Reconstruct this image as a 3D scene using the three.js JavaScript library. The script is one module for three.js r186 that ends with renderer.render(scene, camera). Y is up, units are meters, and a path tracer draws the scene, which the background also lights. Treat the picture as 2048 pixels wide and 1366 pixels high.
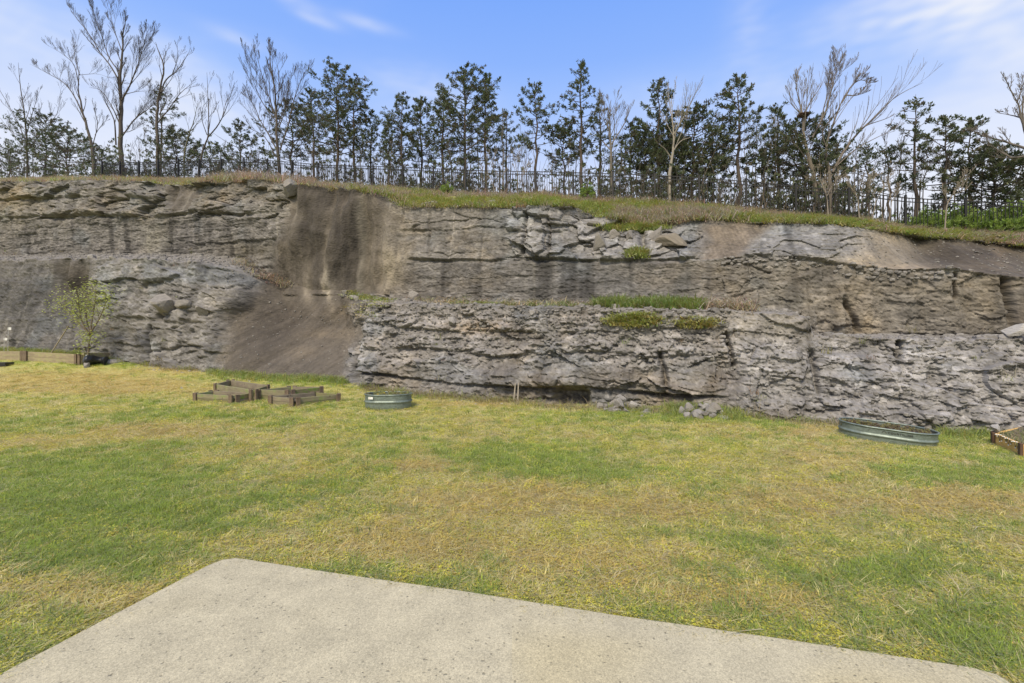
import * as THREE from 'three';
import { mergeGeometries } from 'three/addons/utils/BufferGeometryUtils.js';
import { RoundedBoxGeometry } from 'three/addons/geometries/RoundedBoxGeometry.js';

// ---------------------------------------------------------------- camera, sky, sun, exposure
const scene = new THREE.Scene();
const camera = new THREE.PerspectiveCamera(73.0, 1024 / 683, 0.1, 2000);
camera.position.set(0, 1.5, 0);
camera.lookAt(0, 1.5, -10);
const renderer = new THREE.WebGLRenderer();
renderer.toneMapping = THREE.LinearToneMapping;
renderer.toneMappingExposure = 1.25;
renderer.shadowMap.enabled = true;
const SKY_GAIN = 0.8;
const sun = new THREE.DirectionalLight(new THREE.Color(1.0, 0.87, 0.66), 3.3);
sun.position.set(-15, 44, 22);
sun.target.position.set(0, 2, -12);
sun.castShadow = true;
sun.shadow.radius = 34;
sun.shadow.mapSize.set(4096, 4096);
Object.assign(sun.shadow.camera, { left: -45, right: 45, top: 40, bottom: -30, near: 1, far: 160 });
scene.add(sun, sun.target);

// ---------------------------------------------------------------- numbers: random, noise
function rng(seed) {
  let a = seed >>> 0;
  return () => { a = (a + 0x6D2B79F5) | 0; let t = Math.imul(a ^ (a >>> 15), 1 | a); t = (t + Math.imul(t ^ (t >>> 7), 61 | t)) ^ t; return ((t ^ (t >>> 14)) >>> 0) / 4294967296; };
}
const { clamp, lerp } = THREE.MathUtils;
const sst = (a, b, x) => { const t = clamp((x - a) / (b - a), 0, 1); return t * t * (3 - 2 * t); };
const PERM = new Uint8Array(512), GX = new Float32Array(256), GY = new Float32Array(256);
{ const r = rng(77), p = [...Array(256).keys()]; for (let i = 255; i > 0; i--) { const j = Math.floor(r() * (i + 1)); [p[i], p[j]] = [p[j], p[i]]; } for (let i = 0; i < 512; i++) PERM[i] = p[i & 255]; for (let i = 0; i < 256; i++) { const a = r() * 6.2832; GX[i] = Math.cos(a); GY[i] = Math.sin(a); } }
function noise(x, y) {                                   // gradient noise, about -0.7 .. 0.7
  const ix = Math.floor(x), iy = Math.floor(y), fx = x - ix, fy = y - iy, X = ix & 255, Y = iy & 255;
  const u = fx * fx * fx * (fx * (fx * 6 - 15) + 10), v = fy * fy * fy * (fy * (fy * 6 - 15) + 10);
  const a = PERM[PERM[X] + Y], b = PERM[PERM[X + 1 & 255] + Y], c = PERM[PERM[X] + (Y + 1 & 255)], d = PERM[PERM[X + 1 & 255] + (Y + 1 & 255)];
  const n0 = GX[a] * fx + GY[a] * fy, n1 = GX[b] * (fx - 1) + GY[b] * fy, n2 = GX[c] * fx + GY[c] * (fy - 1), n3 = GX[d] * (fx - 1) + GY[d] * (fy - 1);
  return n0 + u * (n1 - n0) + v * (n2 - n0 + u * (n0 - n1 - n2 + n3));
}
function fbm(x, y, o = 4) { let s = 0, a = 1; for (let i = 0; i < o; i++) { s += a * noise(x, y); x = x * 2.03 + 17.3; y = y * 2.03 + 5.1; a *= 0.5; } return s; }
function ridge(x, y, o = 4) { let s = 0, a = 1; for (let i = 0; i < o; i++) { s += a * (0.35 - Math.abs(noise(x, y))); x = x * 2.07 + 9.3; y = y * 2.07 + 3.1; a *= 0.5; } return s; }
function hash3(x, y, z) { let h = Math.imul(x | 0, 374761393) + Math.imul(y | 0, 668265263) + Math.imul(z | 0, 2147483647 ^ 1274126177); h = Math.imul(h ^ (h >>> 13), 1274126177); h ^= h >>> 16; return (h >>> 0) / 4294967296; }
// broken-rock cells: nearest cell, its planar facet and the gap to the next cell
const CELL = { id: 0, off: 0, edge: 0, lx: 0, ly: 0, g1: 0, g2: 0 };
function cells(s, y, cw, ch, jit, cheb, seed) {
  const X = s / cw, Y = y / ch, iy = Math.floor(Y);
  let f1 = 9, f2 = 9, bx = 0, by = 0, lx = 0, ly = 0;
  for (let j = iy - 1; j <= iy + 1; j++) {
    const rowShift = hash3(j, seed, 11), ix = Math.floor(X - rowShift);
    for (let i = ix - 1; i <= ix + 1; i++) {
      const cx = i + rowShift + 0.5 + (hash3(i, j, seed) - 0.5) * (0.55 + 0.4 * jit), cy = j + 0.5 + (hash3(j, i, seed + 5) - 0.5) * jit;
      const dx = X - cx, dy = Y - cy, ax = Math.abs(dx), ay = Math.abs(dy), e = Math.sqrt(dx * dx + dy * dy), d = e + cheb * (Math.max(ax * 0.9, ay * 1.15) - e);
      if (d < f1) { f2 = f1; f1 = d; bx = i; by = j; lx = dx * cw; ly = dy * ch; } else if (d < f2) f2 = d;
    }
  }
  CELL.off = hash3(bx, by, seed + 21) - 0.5; CELL.g1 = hash3(bx, by, seed + 33) - 0.5; CELL.g2 = hash3(bx, by, seed + 47) - 0.5;
  CELL.edge = f2 - f1; CELL.lx = lx; CELL.ly = ly; CELL.id = hash3(by, bx, seed + 60);
  return CELL;
}
const key = (pairs) => (x) => {                          // piecewise smooth-linear curve through [x, y] pairs
  if (x <= pairs[0][0]) return pairs[0][1];
  for (let i = 1; i < pairs.length; i++) if (x <= pairs[i][0]) { const [a, b] = pairs[i - 1], [c, d] = pairs[i]; return b + (d - b) * (x - a) / (c - a); }
  return pairs[pairs.length - 1][1];
};

// ---------------------------------------------------------------- sky: blue spring sky with thin high cloud
{
  const W = 2048, H = 1024, data = new Float32Array(W * H * 4);
  const lin = (r, g, b) => [r, g, b].map((v) => Math.pow(v / 255, 2.2));
  const stops = [[-2, lin(228, 232, 247)], [13, lin(240, 244, 255)], [18, lin(222, 232, 255)], [22, lin(192, 213, 255)], [27, lin(160, 194, 255)], [31, lin(141, 181, 254)], [37, lin(125, 170, 252)], [50, lin(112, 158, 247)], [90, lin(96, 145, 236)]];
  const wisps = [[1890, 6, 9, 2, 0.95], [2000, 40, 6, 2, 0.7], [2010, 125, 5, 2, 0.45], [1960, 215, 8, 1.6, 0.35], [1560, 170, 5, 1.6, 0.3], [1500, 60, 2.2, 4, 0.3], [300, 150, 7, 2, 0.35], [340, 105, 5, 1, 0.35], [250, 215, 9, 3, 0.3], [60, 250, 10, 4, 0.25], [470, 250, 10, 3, 0.25], [630, 38, 2.2, 0.4, 0.45], [735, 48, 3.2, 0.5, 0.35], [470, 76, 2.2, 0.5, 0.22], [590, 2, 2.5, 0.5, 0.35], [850, 190, 6, 2.4, 0.35], [20, 30, 5, 3, 0.2], [1350, 200, 8, 2, 0.2]].map(([px, py, a, b, k]) => [Math.atan2(px - 1024, 923) * 180 / Math.PI, Math.atan2(683 - py, Math.hypot(923, px - 1024)) * 180 / Math.PI, a, b, k]);
  for (let r = 0; r < H; r++) {
    const up = ((r + 0.5) / H - 0.5) * 180;
    let c0 = stops[0][1];
    for (let i = 1; i < stops.length; i++) { const [e0, a] = stops[i - 1], [e1, b] = stops[i]; if (up >= e0) { const t = clamp((up - e0) / (e1 - e0), 0, 1); c0 = a.map((v, k) => lerp(v, b[k], t)); } }
    for (let q = 0; q < W; q++) {
      const round = ((q + 0.5) / W - 0.5) * 2 * Math.PI, el = up * Math.PI / 180, at = (r * W + q) * 4;
      let cloud = 0;
      if (up > -1) {
        const az = ((round + Math.PI / 2) * 180 / Math.PI + 540) % 360 - 180, h = 1 / (Math.sin(Math.max(el, 0.05)) + 0.12);
        const X = Math.cos(round) * Math.cos(el) * h, Z = Math.sin(round) * Math.cos(el) * h;
        const wx = fbm(X * 0.9 + 3, Z * 0.9 - 2, 3), st = fbm(X * 1.5 + Z * 0.5 + wx * 1.1, Z * 3.2 - X * 0.6 + wx, 5), big = fbm(X * 0.45 - 7, Z * 0.5 + 1.7, 3);
        cloud = sst(0.12, 0.95, st * 0.7 + big * 0.9) * 0.26 * (0.35 + 0.65 * sst(50, 90, Math.abs(az) + Math.max(0, up - 40) * 2));
        cloud += sst(42, 75, up) * 0.22 * sst(-0.5, 0.5, st + big);  // overhead haze above the view, added to make the sky light whiter
        const behind = sst(55, 130, Math.abs(az));                       // unseen cloud veil added out of view to whiten and lift the fill light
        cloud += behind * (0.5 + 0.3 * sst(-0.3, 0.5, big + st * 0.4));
        for (const [a, e, ra, re, k] of wisps) {
          const da = (az - a) / ra, de = (up - e + (az - a) * 0.08) / re, q2 = da * da + de * de;
          if (q2 < 9) cloud += k * Math.exp(-q2) * clamp(0.8 + st * 0.9 + noise(az * 0.5, up * 1.7) * 0.4, 0, 1.4);
        }
        cloud = clamp(cloud, 0, 0.92);
      }
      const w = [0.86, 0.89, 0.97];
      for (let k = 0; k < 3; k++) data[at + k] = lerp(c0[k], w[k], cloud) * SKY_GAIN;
      data[at + 3] = 1;
    }
  }
  const t = new THREE.DataTexture(data, W, H, THREE.RGBAFormat, THREE.FloatType);
  t.mapping = THREE.EquirectangularReflectionMapping; t.magFilter = t.minFilter = THREE.LinearFilter; t.needsUpdate = true;
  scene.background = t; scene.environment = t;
}

// ---------------------------------------------------------------- helpers: objects, meshes, textures
const taken = new Map();
function numbered(name) { const n = taken.get(name) ?? 0; taken.set(name, n + 1); return n ? name + '_' + String(n).padStart(3, '0') : name; }
function tag(o, label, category, group, kind) {
  if (label) o.userData.label = label; if (category) o.userData.category = category; if (group) o.userData.group = group; if (kind) o.userData.kind = kind;
  return o;
}
function add(name, geo, mat, parent = scene) {
  const m = new THREE.Mesh(geo, mat);
  m.name = parent === scene ? numbered(name) : name; m.castShadow = m.receiveShadow = true; parent.add(m); return m;
}
function thing(name, label, category, pos = [0, 0, 0], turn = 0, group) {
  const o = new THREE.Group(); o.name = numbered(name); o.position.set(...pos); o.rotation.y = turn; scene.add(o);
  return tag(o, label, category, group);
}
class MB {                                               // collects triangles into one mesh
  constructor() { this.p = []; this.i = []; this.c = []; this.uv = []; }
  tri(a, b, c, col) { const n = this.p.length / 3; this.p.push(...a, ...b, ...c); this.i.push(n, n + 1, n + 2); if (col) for (let k = 0; k < 3; k++) this.c.push(...col); }
  tube(pts, rad, sides, col) {
    const n = pts.length, base = this.p.length / 3;
    let ux = 0.3, uy = 0.1, uz = 1;
    for (let k = 0; k < n; k++) {
      const a = pts[Math.max(0, k - 1)], b = pts[Math.min(n - 1, k + 1)];
      let tx = b[0] - a[0], ty = b[1] - a[1], tz = b[2] - a[2]; const L = Math.hypot(tx, ty, tz) || 1; tx /= L; ty /= L; tz /= L;
      const d = ux * tx + uy * ty + uz * tz; let x = ux - d * tx, y = uy - d * ty, z = uz - d * tz; let l = Math.hypot(x, y, z); if (l < 1e-4) { x = 1; y = 0; z = 0; l = 1; } x /= l; y /= l; z /= l; ux = x; uy = y; uz = z;
      const vx = ty * z - tz * y, vy = tz * x - tx * z, vz = tx * y - ty * x, r = rad[k];
      for (let s = 0; s < sides; s++) { const an = s / sides * 6.28319, ca = Math.cos(an) * r, sa = Math.sin(an) * r; this.p.push(pts[k][0] + x * ca + vx * sa, pts[k][1] + y * ca + vy * sa, pts[k][2] + z * ca + vz * sa); if (col) this.c.push(...col); }
      if (k) for (let s = 0; s < sides; s++) { const s2 = (s + 1) % sides, p0 = base + (k - 1) * sides; this.i.push(p0 + s, p0 + s2, p0 + sides + s, p0 + s2, p0 + sides + s2, p0 + sides + s); }
    }
  }
  geo() {
    const g = new THREE.BufferGeometry(); g.setAttribute('position', new THREE.Float32BufferAttribute(this.p, 3));
    if (this.c.length) g.setAttribute('color', new THREE.Float32BufferAttribute(this.c, 3));
    g.setIndex(this.i); g.computeVertexNormals(); return g;
  }
}
function tex(size, fn, srgb, rx = 1, ry = 1) {            // fn(u, v) -> [r, g, b] in 0..1
  const d = new Uint8Array(size * size * 4);
  for (let y = 0; y < size; y++) for (let x = 0; x < size; x++) { const c = fn(x / size, y / size), k = (y * size + x) * 4; d[k] = clamp(c[0], 0, 1) * 255; d[k + 1] = clamp(c[1], 0, 1) * 255; d[k + 2] = clamp(c[2], 0, 1) * 255; d[k + 3] = 255; }
  const t = new THREE.DataTexture(d, size, size); t.magFilter = THREE.LinearFilter; t.minFilter = THREE.LinearFilter; t.wrapS = t.wrapT = THREE.RepeatWrapping; t.repeat.set(rx, ry); if (srgb) t.colorSpace = THREE.SRGBColorSpace; t.needsUpdate = true; return t;
}
const tile = (u, v, f, per, o = 4) => {                   // noise that wraps: four blended copies
  const a = sst(0, 1, u), b = sst(0, 1, v), n = (x, y) => fbm(x * f + 31, y * f * per + 7, o);
  return lerp(lerp(n(u, v), n(u - 1, v), a), lerp(n(u, v - 1), n(u - 1, v - 1), a), b) * 1.35;
};
const std = (o) => new THREE.MeshStandardMaterial({ roughness: 0.9, metalness: 0, ...o });
const C = (r, g, b) => new THREE.Color().setRGB(r, g, b);

// ---------------------------------------------------------------- where things stand: the quarry wall runs obliquely, nearest on the right
// a = distance of a plane parallel to the wall: (depth) + K * x = a
const F = 923, CX = 1024, CY = 683, K = 0.33, NL = Math.hypot(1, K);
const N = [-K / NL, 0, 1 / NL], T = [1 / NL, 0, K / NL];  // outward from the wall; along the wall
const ray = (px, py, a) => { const u = (px - CX) / F, d = a / (1 + K * u); return [u * d, 1.5 - (py - CY) / F * d, -d]; };
const at = (px, py, d) => [(px - CX) / F * d, 1.5 - (py - CY) / F * d, -d];
const yBase = key([[-420, 690], [0, 700], [100, 703], [170, 712], [240, 720], [330, 735], [400, 742], [470, 748], [560, 756], [640, 757], [700, 765], [760, 780], [850, 789], [950, 797], [1050, 804], [1110, 812], [1200, 815], [1300, 818], [1400, 816], [1480, 828], [1560, 840], [1650, 848], [1750, 856], [1850, 864], [1950, 868], [2048, 875], [2400, 905]]);
const AB = 10.5;
const baseTab = []; for (let px = -420; px <= 2400; px += 10) { const p = ray(px, yBase(px), AB); baseTab.push([p[0] * T[0] + p[2] * T[2], p[1]]); }
const baseOfS = key(baseTab);
function lawnY(x, d) {
  const a = d + K * x, s = x * T[0] - d * T[2], t = clamp((a - 3) / (AB - 3), 0, 1);
  return baseOfS(s) * Math.pow(t, 1.5) + sst(2.6, 5, d + Math.abs(x) * 0.1) * (0.035 * noise(x * 0.6, d * 0.6) + 0.012 * noise(x * 2.3 + 9, d * 2.3)) - 0.004;
}
// the lawn seen through pixel (px, py)
function onLawn(px, py) { let lo = 0.8, hi = 40; const u = (px - CX) / F, v = (py - CY) / F; for (let i = 0; i < 40; i++) { const d = (lo + hi) / 2; if (1.5 - v * d > lawnY(u * d, d)) lo = d; else hi = d; } return [u * lo, lawnY(u * lo, lo), -lo]; }

// ---------------------------------------------------------------- the quarry wall
const yLip = key([[-420, 535], [0, 520], [200, 516], [300, 518], [400, 524], [470, 540], [540, 572], [600, 584], [680, 590], [712, 604], [760, 607], [850, 608], [1000, 612], [1150, 615], [1300, 617], [1400, 619], [1500, 624], [1590, 630], [1612, 640], [1630, 672], [1700, 675], [1900, 678], [2048, 680], [2400, 690]]);
const aLip = key([[-420, 11.4], [170, 11.4], [215, 11.0], [400, 11.2], [480, 11.9], [560, 12.8], [680, 12.85], [740, 11.5], [1000, 11.4], [1600, 11.4], [2400, 11.3]]);
const yFoot = key([[-420, 524], [0, 511], [200, 507], [400, 508], [480, 516], [560, 560], [620, 579], [700, 583], [760, 598], [850, 602], [1000, 608], [1300, 611], [1500, 616], [1590, 624], [1630, 668], [2048, 674], [2400, 684]]);
const yMid = key([[-420, 445], [0, 440], [500, 440], [620, 460], [700, 480], [800, 515], [1000, 518], [1300, 521], [1420, 518], [1500, 512], [1600, 512], [1660, 520], [1720, 531], [1800, 538], [1900, 536], [2000, 548], [2070, 562], [2400, 590]]);
const aMid = key([[-420, 12.9], [560, 12.9], [800, 13.15], [1400, 13.2], [2400, 13.2]]);
const yTop = key([[-420, 366], [0, 365], [100, 362], [200, 360], [300, 365], [350, 372], [450, 363], [520, 360], [560, 366], [600, 374], [700, 379], [760, 392], [800, 409], [830, 415], [1000, 415], [1050, 409], [1100, 411], [1150, 416], [1200, 436], [1300, 452], [1370, 440], [1450, 442], [1550, 447], [1650, 448], [1720, 455], [1800, 468], [1900, 478], [2048, 492], [2400, 520]]);
const aTop = key([[-420, 13.3], [560, 13.3], [780, 13.4], [1100, 13.6], [1180, 14.6], [1330, 14.8], [1450, 14.4], [1700, 14.3], [1780, 15.0], [1850, 15.6], [2400, 15.8]]);
const yFence = key([[-420, 360], [0, 361], [200, 361], [500, 359], [560, 363], [640, 372], [700, 375], [800, 379], [900, 386], [1000, 391], [1100, 394], [1200, 399], [1300, 404], [1400, 411], [1500, 421], [1600, 433], [1700, 443], [1800, 458], [1900, 466], [2048, 473], [2400, 492]]);
const AF = 22.6;

const inBox = (px, py, b, soft) => sst(b[0] - soft, b[0] + soft, px) * (1 - sst(b[1] - soft, b[1] + soft, px)) * sst(b[2] - soft, b[2] + soft, py) * (1 - sst(b[3] - soft, b[3] + soft, py));
const fanLeft = key([[375, 590], [520, 545], [560, 530], [640, 440], [745, 428], [800, 425]]), fanRight = key([[375, 772], [450, 790], [520, 812], [570, 800], [600, 735], [625, 702], [700, 690], [790, 700]]);
// cw, ch, jitter, boxiness, protrusion, tilt, crack
const REG = [
  { b: [-600, 575, 300, 438], soft: 9, blocks: [[1.2, 0.48, 0.75, 0.8, 0.32, 0.4, 0.16], [0.5, 0.22, 0.8, 0.6, 0.1, 0.5, 0.05]], rough: 0.05, col: [0.180, 0.170, 0.157], ochre: 0.4, pale: 0.3, dark: 0.45 },
  { b: [-600, 600, 438, 524], soft: 9, blocks: [[1.15, 0.62, 0.45, 0.95, 0.07, 0.2, 0.05], [0.42, 0.26, 0.8, 0.8, 0.045, 0.35, 0.025]], drill: 1, rough: 0.035, col: [0.163, 0.153, 0.146], ochre: 0.15, pale: 0.75, dark: 0.9 },
  { b: [-600, 182, 518, 900], soft: 7, blocks: [[2.2, 1.3, 0.5, 0.9, 0.1, 0.2, 0.06], [0.5, 0.4, 0.9, 0.5, 0.05, 0.4, 0.02]], rough: 0.04, col: [0.138, 0.131, 0.125], ochre: 0.1, pale: 0.7, dark: 1.0 },
  { b: [182, 560, 514, 900], soft: 8, blocks: [[1.2, 0.6, 0.7, 0.95, 0.2, 0.28, 0.08], [0.42, 0.15, 0.8, 0.85, 0.08, 0.45, 0.025]], rough: 0.05, col: [0.189, 0.181, 0.174], ochre: 0.15, pale: 0.3, dark: 0.5 },
  { b: [790, 1010, 400, 517], soft: 9, blocks: [[1.7, 0.85, 0.45, 1, 0.09, 0.14, 0.07], [0.6, 0.4, 0.9, 0.5, 0.035, 0.3, 0.01]], drill: 1, rough: 0.028, col: [0.179, 0.167, 0.153], ochre: 0.4, pale: 0.3, dark: 0.5, strat: 0.014 },
  { b: [1010, 1400, 400, 519], soft: 10, blocks: [[0.9, 0.66, 0.9, 0.6, 0.36, 0.6, 0.16], [0.38, 0.3, 0.9, 0.6, 0.14, 0.7, 0.06]], rough: 0.05, col: [0.210, 0.203, 0.197], ochre: 0.15, pale: 0.25, dark: 0.4 },
  { b: [790, 1430, 519, 626], soft: 7, blocks: [[2.6, 0.42, 0.4, 1, 0.03, 0.1, 0.018], [0.45, 0.14, 0.8, 0.9, 0.026, 0.25, 0.01]], rough: 0.03, col: [0.157, 0.148, 0.140], ochre: 0.3, pale: 0.4, dark: 0.9, strat: 0.013 },
  { b: [1430, 3600, 519, 676], soft: 14, blocks: [[1.5, 0.9, 0.9, 0.6, 0.12, 0.3, 0.03], [0.4, 0.3, 0.9, 0.5, 0.07, 0.5, 0.02]], rough: 0.045, col: [0.187, 0.171, 0.150], ochre: 0.3, pale: 0.35, dark: 0.8, flute: 0.2, strat: 0.015 },
  { b: [700, 1470, 600, 735], soft: 14, joint: 0.08, blocks: [[0.75, 0.5, 0.95, 0.6, 0.16, 0.6, 0.03], [0.46, 0.16, 0.9, 0.75, 0.085, 0.6, 0.015], [0.14, 0.1, 0.95, 0.3, 0.07, 0.9, 0.015]], rough: 0.055, col: [0.244, 0.232, 0.226], ochre: 0.3, pale: 0.2, dark: 0.35, strat: 0.05, turn: 0.1 },
  { b: [700, 1470, 735, 900], soft: 14, joint: 0.12, blocks: [[0.95, 0.66, 0.75, 0.9, 0.17, 0.35, 0.06], [0.55, 0.2, 0.9, 0.8, 0.075, 0.5, 0.012], [0.16, 0.11, 0.95, 0.3, 0.05, 0.8, 0.01]], rough: 0.05, col: [0.210, 0.197, 0.188], ochre: 0.35, pale: 0.2, dark: 0.55, strat: 0.045, turn: -0.06 },
  { b: [1470, 3600, 622, 1000], soft: 18, yTop: 676, joint: 0.16, blocks: [[0.8, 0.55, 0.8, 0.9, 0.2, 0.4, 0.08], [0.5, 0.2, 0.85, 0.8, 0.085, 0.5, 0.02], [0.16, 0.11, 0.95, 0.3, 0.05, 0.8, 0.015]], rough: 0.05, col: [0.262, 0.254, 0.253], ochre: 0.1, pale: 0.2, dark: 0.4, strat: 0.045, turn: -0.2 },
  { b: [1400, 3600, 425, 519], soft: 10, blocks: [[1.6, 0.7, 0.8, 0.8, 0.12, 0.3, 0.05], [0.5, 0.3, 0.9, 0.5, 0.07, 0.5, 0.02]], rough: 0.04, col: [0.191, 0.187, 0.184], ochre: 0.15, pale: 0.8, dark: 0.8, strat: 0.02 },
];
// bedding planes along which the upper rock overhangs: [points, outward step above the line, softness in px]
const STEPS = [
  [[[-420, 440], [0, 436], [110, 431], [200, 429], [320, 434], [400, 422], [480, 428], [570, 420]], 0.13, 2.2],
  [[[-420, 400], [0, 398], [140, 392], [260, 395], [360, 400]], 0.10, 2.5],
  [[[780, 462], [900, 459], [960, 452], [1080, 464], [1150, 458]], 0.05, 2],
  [[[780, 519], [960, 519], [1100, 517], [1240, 520], [1400, 517]], 0.12, 2.2],
  [[[1440, 512], [1560, 508], [1640, 519], [1720, 533], [1800, 541], [1900, 539], [2010, 552], [2060, 568]], 0.1, 4],
  [[[710, 640], [800, 655], [960, 660], [1100, 663], [1200, 660]], 0.09, 4],
  [[[720, 700], [850, 694], [1000, 712], [1180, 700], [1300, 716], [1440, 705]], 0.10, 4],
  [[[700, 742], [800, 752], [900, 764], [960, 768], [1060, 774], [1140, 771], [1210, 777], [1320, 787], [1440, 790]], 0.17, 2.2],
  [[[1500, 792], [1620, 800], [1760, 812], [1900, 825]], -0.12, 4],
  [[[1640, 702], [1760, 706], [1900, 700], [2100, 712]], -0.10, 3],
  [[[215, 632], [300, 634], [330, 640], [420, 644]], 0.06, 2.5],
].map(([p, o, w]) => ({ f: key(p), x0: p[0][0], x1: p[p.length - 1][0], o, w }));
// open joints running down the wall: [top, bottom, depth, half width in m]
const JOINTS = [[[300, 650], [296, 735], 0.3, 0.05], [[1452, 665], [1470, 745], 0.3, 0.05], [[1798, 680], [1800, 720], 0.3, 0.06], [[712, 640], [716, 770], 0.4, 0.09], [[1050, 415], [1046, 515], 0.2, 0.04], [[1095, 430], [1098, 500], 0.18, 0.04], [[1280, 455], [1292, 515], 0.4, 0.1], [[858, 420], [858, 515], 0.1, 0.03], [[1690, 600], [1720, 668], 0.2, 0.06], [[2012, 548], [2030, 668], 0.35, 0.08], [[1905, 545], [1908, 600], 0.25, 0.04], [[1320, 700], [1335, 780], 0.25, 0.05], [[1620, 700], [1640, 790], 0.2, 0.05]];
const STAIN = [[618, 450, 22, 120, 0.66, 0.66, 0.68], [692, 470, 22, 120, 0.6, 0.6, 0.62], [655, 470, 9, 90, 1.35, 1.35, 1.33], [612, 565, 11, 48, 2.1, 2.1, 2.02], [655, 570, 8, 60, 2.0, 2.0, 1.92], [690, 425, 8, 24, 1.7, 1.68, 1.6], [598, 430, 10, 40, 1.5, 1.52, 1.5], [690, 410, 12, 20, 1.3, 1.28, 1.25], [735, 520, 14, 70, 1.55, 1.55, 1.5], [775, 545, 26, 48, 1.75, 1.7, 1.6], [795, 490, 14, 40, 1.35, 1.33, 1.28], [560, 640, 100, 46, 0.72, 0.7, 0.69], [510, 700, 60, 50, 0.8, 0.79, 0.78], [640, 668, 52, 12, 1.35, 1.3, 1.2], [600, 705, 38, 16, 1.35, 1.3, 1.2], [690, 625, 40, 14, 1.45, 1.38, 1.25], [445, 690, 22, 60, 1.2, 1.17, 1.1], [445, 600, 30, 40, 1.15, 1.12, 1.05],
  [60, 600, 150, 80, 0.6, 0.61, 0.62], [150, 600, 32, 50, 0.62, 0.6, 0.58], [215, 590, 22, 70, 1.3, 1.3, 1.27], [320, 580, 110, 60, 1.16, 1.16, 1.17], [300, 690, 90, 40, 1.08, 1.08, 1.08], [20, 400, 60, 50, 1.15, 1.06, 0.85], [310, 480, 30, 50, 1.2, 1.22, 1.15], [375, 470, 50, 40, 0.8, 0.8, 0.82], [420, 400, 26, 22, 1.25, 1.1, 0.88], [345, 440, 14, 60, 0.75, 0.74, 0.72], [560, 430, 30, 40, 1.15, 1.15, 1.12], [500, 500, 90, 18, 0.82, 0.8, 0.7],
  [900, 580, 120, 28, 0.85, 0.83, 0.8], [1180, 570, 150, 36, 0.82, 0.84, 0.88], [1060, 450, 50, 50, 1.2, 1.22, 1.24], [1240, 480, 70, 34, 1.25, 1.25, 1.24], [1310, 470, 25, 34, 1.2, 1.18, 1.14], [1600, 465, 80, 16, 1.15, 1.17, 1.2], [1580, 600, 60, 60, 1.0, 0.96, 0.88], [1700, 610, 60, 50, 1.08, 1.02, 0.92], [1640, 560, 40, 40, 0.85, 0.86, 0.88], [1830, 610, 40, 60, 0.8, 0.8, 0.8], [1960, 600, 70, 60, 1.0, 0.95, 0.85], [1740, 650, 30, 24, 1.2, 1.12, 0.98], [1660, 650, 36, 24, 1.15, 1.15, 1.15],
  [1500, 650, 90, 24, 1.3, 1.3, 1.28], [900, 640, 140, 22, 1.22, 1.2, 1.16], [960, 655, 60, 14, 1.12, 0.98, 0.8], [1150, 760, 200, 30, 0.9, 0.84, 0.75], [820, 740, 60, 40, 0.92, 0.87, 0.78], [1420, 745, 60, 40, 0.85, 0.82, 0.77], [1800, 730, 200, 40, 1.12, 1.12, 1.12], [1560, 830, 80, 20, 0.8, 0.76, 0.7], [1330, 800, 80, 18, 0.9, 0.82, 0.7], [1780, 470, 60, 20, 1.3, 1.25, 1.15], [1700, 520, 70, 14, 1.4, 1.34, 1.2], [1930, 510, 90, 18, 0.62, 0.6, 0.58], [1830, 535, 120, 8, 1.4, 1.33, 1.22], [2000, 500, 16, 30, 1.5, 1.42, 1.3], [1450, 470, 60, 26, 1.25, 1.22, 1.15]];
const SEG = [[4], [118], [26], [80], [92], [40]];
const X0 = -420, X1 = 3400, COLS = []; for (let px = X0; px <= X1; px += px > -60 && px < 2110 ? 1.7 : 4) COLS.push(px);
const NC = COLS.length, colOf = (px) => { let lo = 0, hi = NC - 1; while (hi - lo > 1) { const m = (lo + hi) >> 1; if (COLS[m] <= px) lo = m; else hi = m; } return px - COLS[lo] < COLS[hi] - px ? lo : hi; };
const ROWS = []; SEG.forEach(([n], g) => { for (let k = 0; k < n; k++) ROWS.push([g, k / n]); }); ROWS.push([5, 1]);
const NR = ROWS.length;
const grid = { p: new Float32Array(NC * NR * 3), c: new Float32Array(NC * NR * 3), uv: new Float32Array(NC * NR * 2), soil: new Float32Array(NC * NR), py: new Float32Array(NC * NR) };
const SOILC = [0.126, 0.109, 0.09];
const rag = (px) => 4.5 * noise(px * 0.021, 7.7) + 3.5 * noise(px * 0.07, 3.1) + 3 * (hash3(Math.floor(px / 23 + noise(px * 0.03, 1)), 3, 9) - 0.5);
function wallPoint(px, g, t) {                            // the undisplaced wall: pixel height and plane
  const yb = yBase(px), yl = yLip(px) + rag(px) * (px > 440 && px < 690 ? 0.2 : 1), yf = Math.min(yFoot(px), yl - 1.5), ym = yMid(px), yt = yTop(px) + 3.5 * noise(px * 0.019, 31) + 3 * noise(px * 0.055, 12) + 2 * noise(px * 0.17, 5), ye = yFence(px);
  const al = aLip(px), af = 13, am = aMid(px), au = aTop(px);
  if (g === 0) return [yb + 45 * (1 - t), AB - 0.25 * (1 - t)];
  if (g === 1) return [lerp(yb, yl, t), lerp(AB, al, px > 440 && px < 700 ? t + 0 : t)];
  if (g === 2) return [lerp(yl, yf, t), lerp(al, af, t)];
  if (g === 3) return [lerp(yf, ym, t), lerp(af, am, t)];
  if (g === 4) {                                          // on the right the top is a soil slope curving up from the bench
    const right = sst(1730, 1850, px), s = lerp(t, Math.pow(t, 1.0), right), q = lerp(t, Math.pow(t, 0.62), right);
    return [lerp(ym, yt, s), lerp(am, au, q)];
  }
  return [lerp(yt, Math.min(ye, yt - 0.5), t), lerp(au, AF, t)];
}
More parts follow.
